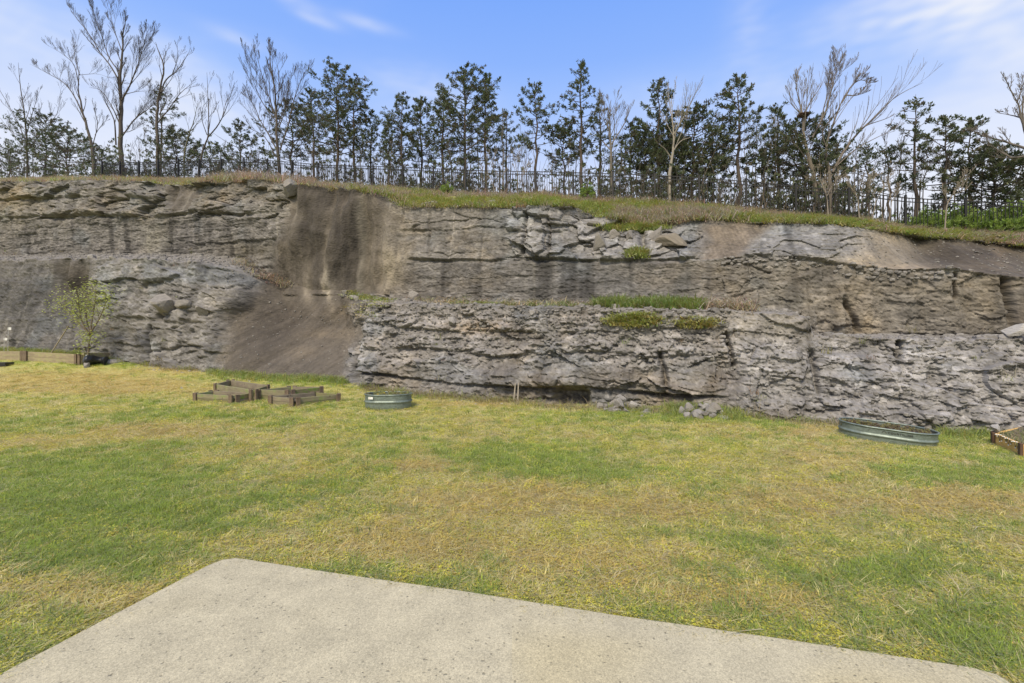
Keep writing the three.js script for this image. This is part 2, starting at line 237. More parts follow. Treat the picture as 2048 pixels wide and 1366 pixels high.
for (let j = 0; j < NC; j++) {
  const px = COLS[j];
  for (let r = 0; r < NR; r++) {
    const [g, t] = ROWS[r], [py, a] = wallPoint(px, g, t), P = ray(px, py, a), at3 = (r * NC + j);
    const s = P[0] * T[0] + P[2] * T[2], y = P[1];
    // ragged region borders
    const jx = px + 26 * noise(s * 0.8, y * 0.9) + 9 * noise(s * 3.1, y * 3.3), jy = py + 9 * noise(s * 0.7 + 50, y * 1.1) + 4 * noise(s * 3 + 9, y * 3);
    let soil = 0;
    const fan = sst(-22, 26, jx - fanLeft(jy) + 16 * noise(s * 2.2, y * 2.4)) * (1 - sst(-20, 20, jx - fanRight(jy) + 14 * noise(s * 2.4 + 9, y * 2.2))) * sst(300, 330, jy);
    soil = fan;
    const rsoil = g === 4 ? sst(1700, 1800, jx + (1 - t) * 60) : g === 3 ? sst(2035, 2075, jx + (jy - 560) * 0.3) : 0;
    const midsoil = g === 4 ? sst(1380, 1420, jx) * (1 - sst(1490, 1530, jx + (0.5 - t) * 90)) * 0.95 : 0;
    const leftspill = g === 1 ? inBox(jx, jy, [105, 172, 522, 640], 24) * sst(640, 560, jy + (120 - jx) * 0.6) * 0.9 : g === 4 ? inBox(jx, jy, [335, 385, 372, 425], 8) * 0.8 : 0;
    soil = Math.max(soil, rsoil, midsoil, leftspill);
    let disp = 0, wsum = 0, cr = 0, cg = 0, cb = 0, och = 0, pal = 0, drk = 0;
    const wob = [0.09 * fbm(s * 1.3 + 3, y * 1.6, 4), 0.05 * fbm(s * 1.5 - 8, y * 1.7 + 4, 4)];
    if (soil < 0.995) for (let k = 0; k < REG.length; k++) {
      const R = REG[k];
      if (R.yTop && jx > 1640 && jy < R.yTop - 6 && g > 2) continue;
      let w = inBox(jx, g <= 2 && k >= 8 ? Math.max(jy, k === 10 ? 650 : 625) : jy, R.b, R.soft);
      if (w < 0.02) continue;
      let d = 0, tone = 0;
      for (let m = 0; m < R.blocks.length; m++) {
        const [cw, ch, jit, cheb, amp, tilt, crack] = R.blocks[m], tq = R.turn ?? 0, c = cells(s + y * tq + wob[0] * (m ? 0.6 : 1), y - s * tq * 0.6 + wob[1] * (m ? 0.6 : 1), cw, ch, jit, cheb, k * 17 + m * 5 + 1);
        d += amp * (c.off + tilt * (c.g1 * c.lx / cw + c.g2 * c.ly / ch) * 1.6) - crack * 0.8 * Math.exp(-Math.pow(c.edge * Math.sqrt(cw * ch) / 0.038, 2)) * sst(-0.15, 0.4, noise(s * 1.1 + 70 + m * 9, y * 1.3));
        tone += (c.id - 0.5) * (m ? 0.14 : 0.2);
      }
      const c3 = cells(s + wob[0], y + wob[1], 0.13, 0.075, 0.95, 0.4, k + 400); d += R.rough * (0.55 * c3.off + 1.1 * (c3.g1 * c3.lx / 0.13 + c3.g2 * c3.ly / 0.075)); tone += (c3.id - 0.5) * 0.22 + (c3.id > 0.84 ? 0.26 : 0); d += R.rough * 0.22 * (hash3(j, r, 77) - 0.5);
      d += R.rough * fbm(s * 2.6, y * 3.4, 4) + R.rough * 0.7 * ridge(s * 7, y * 10, 3);
      const bed = 0.6 * noise(s * 0.35 + k, y * 8 + wob[1] * 12) + 0.45 * noise(s * 0.7 + 5, y * 19 + wob[1] * 20); d += (R.strat ?? 0.035) * bed; tone += 0.22 * bed;
      if (R.drill) { const u = s / 0.8, i = Math.floor(u), e = Math.abs(u - i - 0.3 - 0.4 * hash3(i, 4, 4)) * 0.8; if (hash3(i, 9, 2) < 0.6) { const on = Math.exp(-e * e / 0.0007) * sst(-0.2, 0.2, noise(s * 0.3, y * 0.8 + i)); d -= 0.05 * on; tone += 0.75 * on; } }
      if (R.joint) d += R.joint * (ridge(s * 1.5 + y * 0.35, y * 0.4 + k, 3) - 0.1);
      if (R.flute) d += R.flute * noise(s * 1.9 + 0.3 * noise(s, y), y * 0.15) * sst(1550, 1800, px);
      wsum += w; disp += w * d; const q = 1 + tone;
      cr += w * R.col[0] * q; cg += w * R.col[1] * q; cb += w * R.col[2] * q; och += w * R.ochre; pal += w * R.pale; drk += w * R.dark;
    }
    if (wsum > 0) { disp /= wsum; cr /= wsum; cg /= wsum; cb /= wsum; och /= wsum; pal /= wsum; drk /= wsum; } else { cr = 0.17; cg = 0.148; cb = 0.126; }
    for (const S of STEPS) if (px > S.x0 - 20 && px < S.x1 + 20) {
      const yy = S.f(px) + 2.5 * noise(s * 1.3 + S.o * 40, S.o * 9) + 2 * noise(s * 5, S.o * 31) + 3 * (hash3(Math.floor(s * 1.7 + noise(s, 2)), 5, 6) - 0.5), e = sst(S.x0 - 20, S.x0 + 40, px) * (1 - sst(S.x1 - 40, S.x1 + 20, px));
      const fade = Math.exp(-Math.pow(Math.max(0, yy - py) / 26, 2)), k = sst(S.w, -S.w, py - yy);
      disp += (S.o * k * fade - Math.abs(S.o) * 0.7 * Math.exp(-Math.pow((py - yy - 3) / 2.8, 2))) * e * (0.45 + 0.55 * sst(-0.3, 0.3, noise(s * 0.7 + S.w * 13, 3.3))) * (1 - soil);
    }
    for (const [A, B, dep, hw] of JOINTS) if (py > A[1] - 6 && py < B[1] + 6 && px > Math.min(A[0], B[0]) - 40 && px < Math.max(A[0], B[0]) + 40) {
      const q = (py - A[1]) / (B[1] - A[1]), xx = lerp(A[0], B[0], q) + 6 * noise(y * 2.1, A[0]) + 3 * noise(y * 7, A[0]);
      const dd = (px - xx) / F * -P[2]; disp -= dep * Math.exp(-dd * dd / (hw * hw)) * sst(-0.05, 0.12, q) * sst(1.05, 0.85, q);
    }
    // the low hollow under the overhang and the black hole in the left block
    disp -= 0.5 * inBox(px, py, [1108, 1172, 782, 850], 9) + 0.2 * inBox(px, py, [985, 1340, 775, 860], 14);
    disp -= 0.6 * inBox(px, py, [312, 331, 630, 640], 5);
    // soil: smooth, drawn out down the slope
    if (soil > 0.005) {
      const low = sst(560, 640, py) * (px < 900 ? 1 : 0), run = px < 900 ? s - (y - 2.5) * 0.95 * low : s + (y - 3.6) * 0.25;
      let d = 0.22 * noise(run * 0.85 + 2, y * 0.18) + 0.1 * noise(run * 2.1 + 7, y * 0.35) + 0.03 * noise(run * 6, y * 0.8) + 0.035 * fbm(s * 3.2, y * 2.6, 3) + 0.012 * fbm(run * 19, y * 4, 2);
      if (px < 900 && py < 590) d += (0.55 * noise(s * 1.4 + 5, y * 0.14) + 0.4 * noise(s * 1.1 + 1, y * 0.75) + 0.2 * ridge(s * 1.5, y * 0.5, 2)) * sst(610, 560, py);
      if (px > 1650) d += 0.75 * ridge(run * 0.55 + 3.3, y * 0.12, 2) - 0.2;
      if (px < 900) d += -0.35 * sst(0.1, 0.6, t) * sst(1.0, 0.6, t) * (g === 1 ? 1 : 0);
      const st = noise(run * 3.4, y * 0.32) * 0.7 + noise(run * 9, y * 0.6) * 0.45 + fbm(s * 0.9 + 4, y * 0.9, 2) * 0.5;
      const up = px < 900 ? sst(610, 570, py) : 0.3;
      let tone = 1 + (px < 900 && py < 585 ? 0.26 : 0.42) * st + 0.25 * noise(run * 22, y * 1.5) + 0.2 * noise(s * 16, y * 15); const pale = up * sst(0.2, 0.55, noise(s * 1.9 + 3.1, y * 0.22) + 0.12 * noise(s * 7, y)) + (px < 900 ? sst(0, 30, px - (745 + (560 - py) * 0.1)) * sst(620, 560, py) * 0.8 : 0);
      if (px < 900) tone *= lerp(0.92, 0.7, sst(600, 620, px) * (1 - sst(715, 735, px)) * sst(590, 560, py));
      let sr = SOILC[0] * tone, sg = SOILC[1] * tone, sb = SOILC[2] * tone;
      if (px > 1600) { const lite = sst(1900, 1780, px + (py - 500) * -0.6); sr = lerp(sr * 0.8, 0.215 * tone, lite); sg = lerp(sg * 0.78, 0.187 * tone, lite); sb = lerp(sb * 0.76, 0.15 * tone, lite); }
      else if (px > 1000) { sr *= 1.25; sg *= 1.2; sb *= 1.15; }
      sr = lerp(sr, 0.26, pale * 0.6); sg = lerp(sg, 0.235, pale * 0.6); sb = lerp(sb, 0.195, pale * 0.6);
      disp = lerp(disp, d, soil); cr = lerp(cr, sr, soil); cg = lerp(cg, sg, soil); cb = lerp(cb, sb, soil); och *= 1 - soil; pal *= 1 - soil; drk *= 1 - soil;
    }
    // weathering of the stone itself: rust, black run-off stains, lime streaks, lichen
    const rock = 1 - soil;
    if (rock > 0.01) {
      let q = 1 + 0.4 * fbm(s * 1.7, y * 2.1, 5) + 0.42 * noise(s * 14, y * 18) + 0.3 * noise(s * 33, y * 37);
      const stain = drk * sst(0.02, 0.5, noise(s * 2.1 + 40, y * 0.2) * 1.1 + noise(s * 6.2, y * 0.4) * 0.5 + 0.2 * fbm(s, y, 2)); q *= 1 - 0.6 * stain;
      const o = och * sst(0.0, 0.55, fbm(s * 0.45 + 11, y * 0.8, 3) + 0.35 * noise(s * 4, y * 5)) * (px < 60 && py < 450 ? 1.7 : 1);
      const lime = pal * sst(0.3, 0.52, noise(s * 4.2 + 13, y * 0.3) + 0.25 * noise(s * 13, y * 1.1));
      cr *= q * (1 + 0.2 * o); cg *= q * (1 + 0.03 * o); cb *= q * (1 - 0.26 * o);
      cr = lerp(cr, 0.3, lime * 0.55); cg = lerp(cg, 0.28, lime * 0.55); cb = lerp(cb, 0.245, lime * 0.55);
      const cool = sst(0.1, 0.5, fbm(s * 0.6 - 20, y * 0.7 + 9, 3)); cr *= 1 - 0.07 * cool; cb *= 1 + 0.08 * cool;
    }
    if (g >= 1 && g < 5) for (const [sx, sy, rx, ry, kr, kg, kb] of STAIN) { const u = (jx + (px - jx) * 0.5 - sx) / rx, v = (py - sy) / ry, q2 = u * u + v * v; if (q2 < 4) { const e = Math.exp(-q2 * 1.2) * clamp(1 + 0.9 * noise(s * 5 + sx, y * 1.6), 0.3, 1.5); cr *= 1 + (kr - 1) * e; cg *= 1 + (kg - 1) * e; cb *= 1 + (kb - 1) * e; } }
    let lift = 0;
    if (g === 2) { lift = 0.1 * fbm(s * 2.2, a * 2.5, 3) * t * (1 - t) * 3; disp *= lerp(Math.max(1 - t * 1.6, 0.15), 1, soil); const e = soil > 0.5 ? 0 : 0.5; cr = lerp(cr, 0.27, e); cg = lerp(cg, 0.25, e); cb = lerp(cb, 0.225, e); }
    if (g === 5) {                                        // turf and dead grass above the wall
      const e = sst(0, 0.06, t); disp *= 1 - e; lift = e * sst(1, 0.8, t) * (0.28 * fbm(s * 0.55, a * 0.5, 3) + 0.07 * fbm(s * 2.5, a * 2.2, 2)) * (px > 560 ? 1 : 0.6);
      const gr = sst(-0.1, 0.4, fbm(s * 0.5 + 5, a * 0.4, 3)); cr = lerp(cr, lerp(0.3, 0.26, gr), e); cg = lerp(cg, lerp(0.24, 0.27, gr), e); cb = lerp(cb, lerp(0.15, 0.07, gr), e);
    }
    grid.p.set([P[0] + N[0] * disp, P[1] + lift, P[2] + N[2] * disp], at3 * 3);
    grid.c.set([clamp(cr, 0.03, 0.6), clamp(cg, 0.03, 0.6), clamp(cb, 0.03, 0.6)], at3 * 3);
    grid.uv.set([s / 2.4, (y + a * 0.8) / 2.4], at3 * 2); grid.soil[at3] = soil; grid.py[at3] = py;
  }
}
const rockTone = tex(512, (u, v) => { const n = tile(u, v, 9, 1, 5), m = tile(u + 0.37, v + 0.11, 26, 1, 3); const k = 0.86 + 0.2 * n + 0.14 * m; return [k, k * 0.995, k * 0.985]; }, false);
const rockBump = tex(1024, (u, v) => { const n = tile(u, v, 14, 1, 5), m = Math.abs(tile(u + 0.6, v + 0.2, 7, 1.6, 4)), f = tile(u + 0.3, v, 48, 1, 3); const k = 0.5 + 0.26 * n - 0.3 * m + 0.14 * f; return [k, k, k]; }, false);
const soilBump = tex(512, (u, v) => { const k = 0.5 + 0.22 * tile(u, v, 10, 1, 4) + 0.2 * tile(u + 0.2, v + 0.7, 40, 1, 3); return [k, k, k]; }, false);
const rockMat = std({ color: 0xffffff, vertexColors: true, map: rockTone, bumpMap: rockBump, bumpScale: 0.045, roughness: 0.92 });
const soilMat = std({ color: 0xffffff, vertexColors: true, map: rockTone, bumpMap: soilBump, bumpScale: 0.045, roughness: 0.97 });
{
  const bag = { lower: [], upper: [], soil: [], hill: [] };
  for (let r = 0; r + 1 < NR; r++) for (let j = 0; j + 1 < NC; j++) {
    const a = r * NC + j, b = a + 1, c = a + NC, d = c + 1, g = ROWS[r][0];
    const to = g === 5 ? bag.hill : grid.soil[a] > 0.5 ? bag.soil : g <= 2 ? bag.lower : bag.upper;
    to.push(a, b, c, b, d, c);
  }
  const whole = new THREE.BufferGeometry(); whole.setAttribute('position', new THREE.BufferAttribute(grid.p, 3));
  whole.setIndex(new THREE.BufferAttribute(new Uint32Array([bag.lower, bag.upper, bag.soil, bag.hill].reduce((n, x) => n + x.length, 0)), 1));
  { let o = 0; for (const x of Object.values(bag)) { whole.index.array.set(x, o); o += x.length; } }
  whole.computeVertexNormals(); const nrm = whole.attributes.normal.array; grid.n = nrm;
  const cut = (list) => {
    const map = new Int32Array(NC * NR).fill(-1), p = [], n = [], c = [], u = [], idx = new Uint32Array(list.length); let k = 0;
    for (let i = 0; i < list.length; i++) { const v = list[i]; if (map[v] < 0) { map[v] = k++; p.push(grid.p[v * 3], grid.p[v * 3 + 1], grid.p[v * 3 + 2]); n.push(nrm[v * 3], nrm[v * 3 + 1], nrm[v * 3 + 2]); c.push(grid.c[v * 3], grid.c[v * 3 + 1], grid.c[v * 3 + 2]); u.push(grid.uv[v * 2], grid.uv[v * 2 + 1]); } idx[i] = map[v]; }
    const gg = new THREE.BufferGeometry(); gg.setAttribute('position', new THREE.Float32BufferAttribute(p, 3)); gg.setAttribute('normal', new THREE.Float32BufferAttribute(n, 3)); gg.setAttribute('color', new THREE.Float32BufferAttribute(c, 3)); gg.setAttribute('uv', new THREE.Float32BufferAttribute(u, 2)); gg.setIndex(new THREE.BufferAttribute(idx, 1)); return gg;
  };
  tag(add('rock_cliff', cut(bag.lower), rockMat), 'lower tier of jagged grey limestone cliff rising from the lawn', 'cliff', null, 'structure');
  tag(add('rock_cliff', cut(bag.upper), rockMat), 'upper tier of streaked brown limestone cliff above the ledge', 'cliff', null, 'structure');
  tag(add('soil_slope', cut(bag.soil), soilMat), 'smooth brown soil chute and banks draped over the quarry wall', 'slope', null, 'structure');
  tag(add('hillside', cut(bag.hill), soilMat), 'grassy hillside above the cliff running up to the black fence', 'hillside', null, 'structure');
}
// a point on the wall surface: column pixel, row as segment + fraction
function onWall(px, g, t) {
  const j = colOf(px); let r0 = 0; for (let k = 0; k < g; k++) r0 += SEG[k][0];
  const r = clamp(Math.round(r0 + t * SEG[g][0]), 0, NR - 1), v = r * NC + j; return [grid.p[v * 3], grid.p[v * 3 + 1], grid.p[v * 3 + 2], v];
}
// a point of the wall at pixel height py
function wallAt(px, py) { for (let g = 1; g <= 5; g++) for (let t = 0; t < 1; t += 0.02) if (wallPoint(px, g, t)[0] <= py) return onWall(px, g, t); return onWall(px, 5, 1); }

// ---------------------------------------------------------------- hilltop behind the fence
const topTab = []; for (let px = X0; px <= X1; px += 20) { const p = ray(px, yFence(px), AF); topTab.push([p[0] * T[0] + p[2] * T[2], p[1]]); }
const topOfS = key(topTab);
const hillY = (x, d) => topOfS(x * T[0] - d * T[2]) - 0.012 * Math.max(0, d + K * x - AF);
const fromSA = (s, a) => { const e = a / NL; return [s * T[0] - N[0] * e, -e * N[2] + s * T[2]]; }; // along the wall and plane distance -> x, z
{
  const p = [], c = [], idx = [], S = [], A = [22.55, 23, 24, 26, 30, 40, 60, 100, 200, 400]; for (let s = -260; s <= 160; s += (s > -70 && s < 40 ? 1 : 10)) S.push(s);
  for (const s of S) for (const a of A) { const [x, z] = fromSA(s, a); p.push(x, topOfS(s) - 0.012 * (a - AF) + (a > 23 ? 0.1 * noise(s * 0.4, a * 0.4) : 0), z); const q = 0.16 + 0.05 * noise(s, a); c.push(q * 1.2, q, q * 0.6); }
  for (let i = 0; i + 1 < S.length; i++) for (let j = 0; j + 1 < A.length; j++) { const a = i * A.length + j, b = a + A.length; idx.push(a, b, a + 1, b, b + 1, a + 1); }
  const g = new THREE.BufferGeometry(); g.setAttribute('position', new THREE.Float32BufferAttribute(p, 3)); g.setAttribute('color', new THREE.Float32BufferAttribute(c, 3)); g.setIndex(idx); g.computeVertexNormals();
  tag(add('hilltop_ground', g, std({ vertexColors: true, color: 0xffffff })), 'wooded ground on top of the hill behind the fence', 'ground', null, 'structure');
}

// ---------------------------------------------------------------- the lawn
// kinds of growth over the lawn: fresh green, yellow-green weed, straw; patches by where they lie
const PATCH = [[130, 945, 260, 40, 1.1, 0], [60, 1000, 140, 45, 0.7, 0], [150, 850, 200, 16, 0.6, 0], [330, 1040, 230, 40, 0.6, -0.2], [120, 1090, 260, 60, 0.7, 0], [240, 1160, 200, 40, 0.5, 0], [980, 915, 200, 28, 1.0, 0], [1120, 945, 160, 22, 0.9, 0], [640, 995, 220, 35, 0.45, 0], [1450, 1090, 150, 40, 0.35, 0], [1790, 1130, 160, 45, 0.6, 0], [1960, 945, 160, 40, 0.7, 0], [500, 742, 90, 9, 1.3, 0], [600, 765, 80, 8, 1.0, 0], [430, 833, 180, 8, 0.6, 0], [1380, 835, 110, 12, 1.0, 0], [1240, 838, 160, 10, 0.5, 0], [1560, 858, 90, 14, 0.8, 0], [60, 700, 160, 8, 1.3, 0], [210, 728, 60, 8, 0.8, 0], [1990, 1300, 120, 80, 0.5, 0], [1950, 880, 140, 12, 0.7, 0], [1680, 1180, 120, 30, 0.4, 0],
  [110, 765, 240, 22, -0.9, 1.2], [250, 775, 160, 12, -1, 1.0], [270, 862, 150, 15, -1.1, 0.9], [850, 932, 70, 12, -1.1, 1.0], [1080, 1010, 280, 34, -0.8, 0.9], [800, 1090, 280, 46, -0.7, 0.8], [1150, 1120, 240, 40, -0.5, 0.7], [1310, 1030, 90, 18, -0.7, 0.8], [1650, 915, 110, 28, -0.6, 0.9], [1940, 1010, 190, 32, -0.9, 1.3], [1620, 862, 60, 14, -1, 1], [960, 808, 110, 8, -1, 0.8], [1300, 1180, 190, 40, -0.4, 0.7], [1540, 1210, 160, 30, -0.3, 0.9], [150, 1200, 200, 40, -0.5, 0.7], [360, 740, 80, 8, -0.9, 0.7], [2020, 1090, 90, 30, -0.6, 0.8], [1480, 860, 60, 8, -0.7, 0.6], [70, 885, 120, 10, -0.7, 0.6], [1600, 1010, 140, 30, -0.2, 0.6], [560, 905, 140, 20, -0.4, 0.4]];
const MIXT = { g: 0, w: 0, s: 0, o: 0 };
function growth(x, d) {
  const z = Math.max(d, 0.7), px = CX + F * x / z + 30 * noise(x * 1.1, d * 1.3), py = CY + F * (1.5 - lawnY(x, z)) / z + 150 / (z * z) * noise(x * 1.3 + 40, d * 1.5) * 2;
  let g = 0.14 + 0.6 * fbm(x * 0.55, d * 0.6, 3) + 0.6 * fbm(x * 2.2 + 8, d * 2.4, 3) + 0.55 * noise(x * 5.3, d * 5.8), o = 0.08 + 0.42 * fbm(x * 0.7 + 60, d * 0.75, 3);
  for (const [cx, cy, rx, ry, a, b] of PATCH) { const u = (px - cx) / rx, v = (py - cy) / ry, q = u * u + v * v; if (q < 5) { const e = Math.exp(-q * 1.1); g += a * e; o += b * e; } }
  const far = sst(3, 6.5, d);
  const w = 0.25 + 0.4 * fbm(x * 1.1 - 30, d * 1.2 + 4, 3) + 0.3 * far;
  MIXT.g = clamp(0.36 + 0.95 * g, 0, 1); MIXT.o = clamp(o, 0, 1); MIXT.w = clamp(0.35 + 0.7 * w, 0, 1) * (1 - 0.6 * MIXT.o); return MIXT;
}
const kindCol = { green: [0.235, 0.36, 0.04], weed: [0.6, 0.6, 0.06], straw: [0.68, 0.59, 0.29], rust: [0.57, 0.42, 0.12] };
{
  const xs = [], ds = []; for (let x = -190; x <= 190;) { xs.push(x); const q = Math.abs(x); x += q < 12 ? 0.11 : q < 24 ? 0.3 : q < 40 ? 1.5 : 15; }
  for (const [q0, q1, q] of [[-150, -6, 12], [-6, 1, 0.5], [1, 15, 0.1], [15, 26, 0.4], [26, 200, 12]]) for (let d = q0; d < q1 - 0.001; d += q) ds.push(d);
  const p = [], c = [], u = [], idx = [];
  for (const d of ds) for (const x of xs) {
    p.push(x, lawnY(x, d) - (d > 2 ? 0.006 * noise(x * 9, d * 9) : 0), -d); u.push(x / 1.3, d / 1.3);
    const m = growth(x, d), f = [0, 1, 2].map((k) => { const base = lerp(lerp(kindCol.straw[k], kindCol.rust[k], m.o * 0.7), kindCol.weed[k], m.w * 0.45); return lerp(base * 0.85, kindCol.green[k], m.g * 0.6); });
    c.push(...f);
  }
  const n = xs.length; for (let i = 0; i + 1 < ds.length; i++) for (let j = 0; j + 1 < n; j++) { const a = i * n + j, b = a + n; idx.push(a, a + 1, b, a + 1, b + 1, b); }
  const g = new THREE.BufferGeometry(); g.setAttribute('position', new THREE.Float32BufferAttribute(p, 3)); g.setAttribute('color', new THREE.Float32BufferAttribute(c, 3)); g.setAttribute('uv', new THREE.Float32BufferAttribute(u, 2)); g.setIndex(idx); g.computeVertexNormals();
  const thatch = tex(1024, (a, b) => { const k = 0.78 + 0.34 * tile(a, b, 40, 0.6, 3) + 0.25 * tile(a + 0.4, b + 0.1, 110, 1.5, 2); return [k, k * 0.99, k * 0.95]; }, false);
  const tb = tex(512, (a, b) => { const k = 0.5 + 0.4 * tile(a, b, 45, 0.7, 3); return [k, k, k]; }, false);
  tag(add('lawn', g, std({ vertexColors: true, color: 0xffffff, map: thatch, bumpMap: tb, bumpScale: 0.02, roughness: 1 })), 'patchy yellow-green spring lawn below the quarry wall', 'lawn', null, 'structure');
}
// blades: one tuft shape per kind, placed by the thousand
function tuft(seed, n, h, spread, wide, lean) {
  const r = rng(seed), m = new MB();
  for (let k = 0; k < n; k++) {
    const a = r() * 6.283, q = spread * Math.sqrt(r()), x = Math.cos(a) * q, z = Math.sin(a) * q, H = h * (0.5 + 0.8 * r()), b = r() * 6.283, l = H * lean * (0.4 + r()), dx = Math.cos(b), dz = Math.sin(b), wx = -dz * wide, wz = dx * wide, mx = x + dx * l * 0.35, mz = z + dz * l * 0.35, t = [x + dx * l, H * 0.92, z + dz * l], c = 0.75 + 0.5 * r(), col = [c, c, c * (0.85 + 0.3 * r())];
    m.tri([x - wx, -0.004, z - wz], [x + wx, -0.004, z + wz], [mx + wx * 0.8, H * 0.6, mz + wz * 0.8], col); m.tri([x - wx, -0.004, z - wz], [mx + wx * 0.8, H * 0.6, mz + wz * 0.8], [mx - wx * 0.8, H * 0.6, mz - wz * 0.8], col); m.tri([mx - wx * 0.8, H * 0.6, mz - wz * 0.8], [mx + wx * 0.8, H * 0.6, mz + wz * 0.8], t, col);
  }
  return m.geo();
}
function leafTuft(seed, n, h, spread, size) {             // low broad-leaved weed
  const r = rng(seed), m = new MB();
  for (let k = 0; k < n; k++) {
    const a = r() * 6.283, q = spread * Math.sqrt(r()), x = Math.cos(a) * q, z = Math.sin(a) * q, y = h * (0.3 + 0.7 * r()), b = r() * 6.283, s = size * (0.6 + 0.7 * r()), c = 0.75 + 0.5 * r(), tx = Math.cos(b) * s, tz = Math.sin(b) * s, d1 = (r() - 0.4) * s * 0.8, col = [c, c, c];
    m.tri([x, y, z], [x + tx * 0.55 - tz * 0.4, y + d1 + s * 0.15, z + tz * 0.55 + tx * 0.4], [x + tx, y + d1, z + tz], col); m.tri([x, y, z], [x + tx, y + d1, z + tz], [x + tx * 0.55 + tz * 0.4, y + d1 + s * 0.15, z + tz * 0.55 - tx * 0.4], col);
  }
  return m.geo();
}
const bladeMat = new THREE.MeshPhysicalMaterial({ color: 0xffffff, vertexColors: true, roughness: 1, transmission: 0.5, thickness: 0, side: THREE.DoubleSide });
function scatter(name, label, category, geo, list, mat = bladeMat) { // list of [x, y, z, size, height, r, g, b]
  const im = new THREE.InstancedMesh(geo, mat, list.length), q = new THREE.Quaternion(), e = new THREE.Euler(), M4 = new THREE.Matrix4(), P = new THREE.Vector3(), S = new THREE.Vector3(), col = new THREE.Color(), r = rng(list.length + 3);
  list.forEach((l, i) => { e.set((r() - 0.5) * 0.3, r() * 6.283, (r() - 0.5) * 0.3); q.setFromEuler(e); im.setMatrixAt(i, M4.compose(P.set(l[0], l[1], l[2]), q, S.set(l[3], l[4], l[3]))); im.setColorAt(i, col.setRGB(l[5], l[6], l[7])); });
  im.name = numbered(name); im.castShadow = im.receiveShadow = true; scene.add(im); return tag(im, label, category, null, 'stuff');
}
const PAT = { a: [-1.96, 3.156], f: [0.9664, -0.2571], s: [-0.2571, -0.9664], w: 4.28 }; // patio corner, front edge and side edge (x, depth)
const onPatio = (x, d, grow = 0) => { const u = (x - PAT.a[0]) * PAT.f[0] + (d - PAT.a[1]) * PAT.f[1], v = (x - PAT.a[0]) * PAT.s[0] + (d - PAT.a[1]) * PAT.s[1]; return u > -grow && u < PAT.w + grow && v > -grow; };
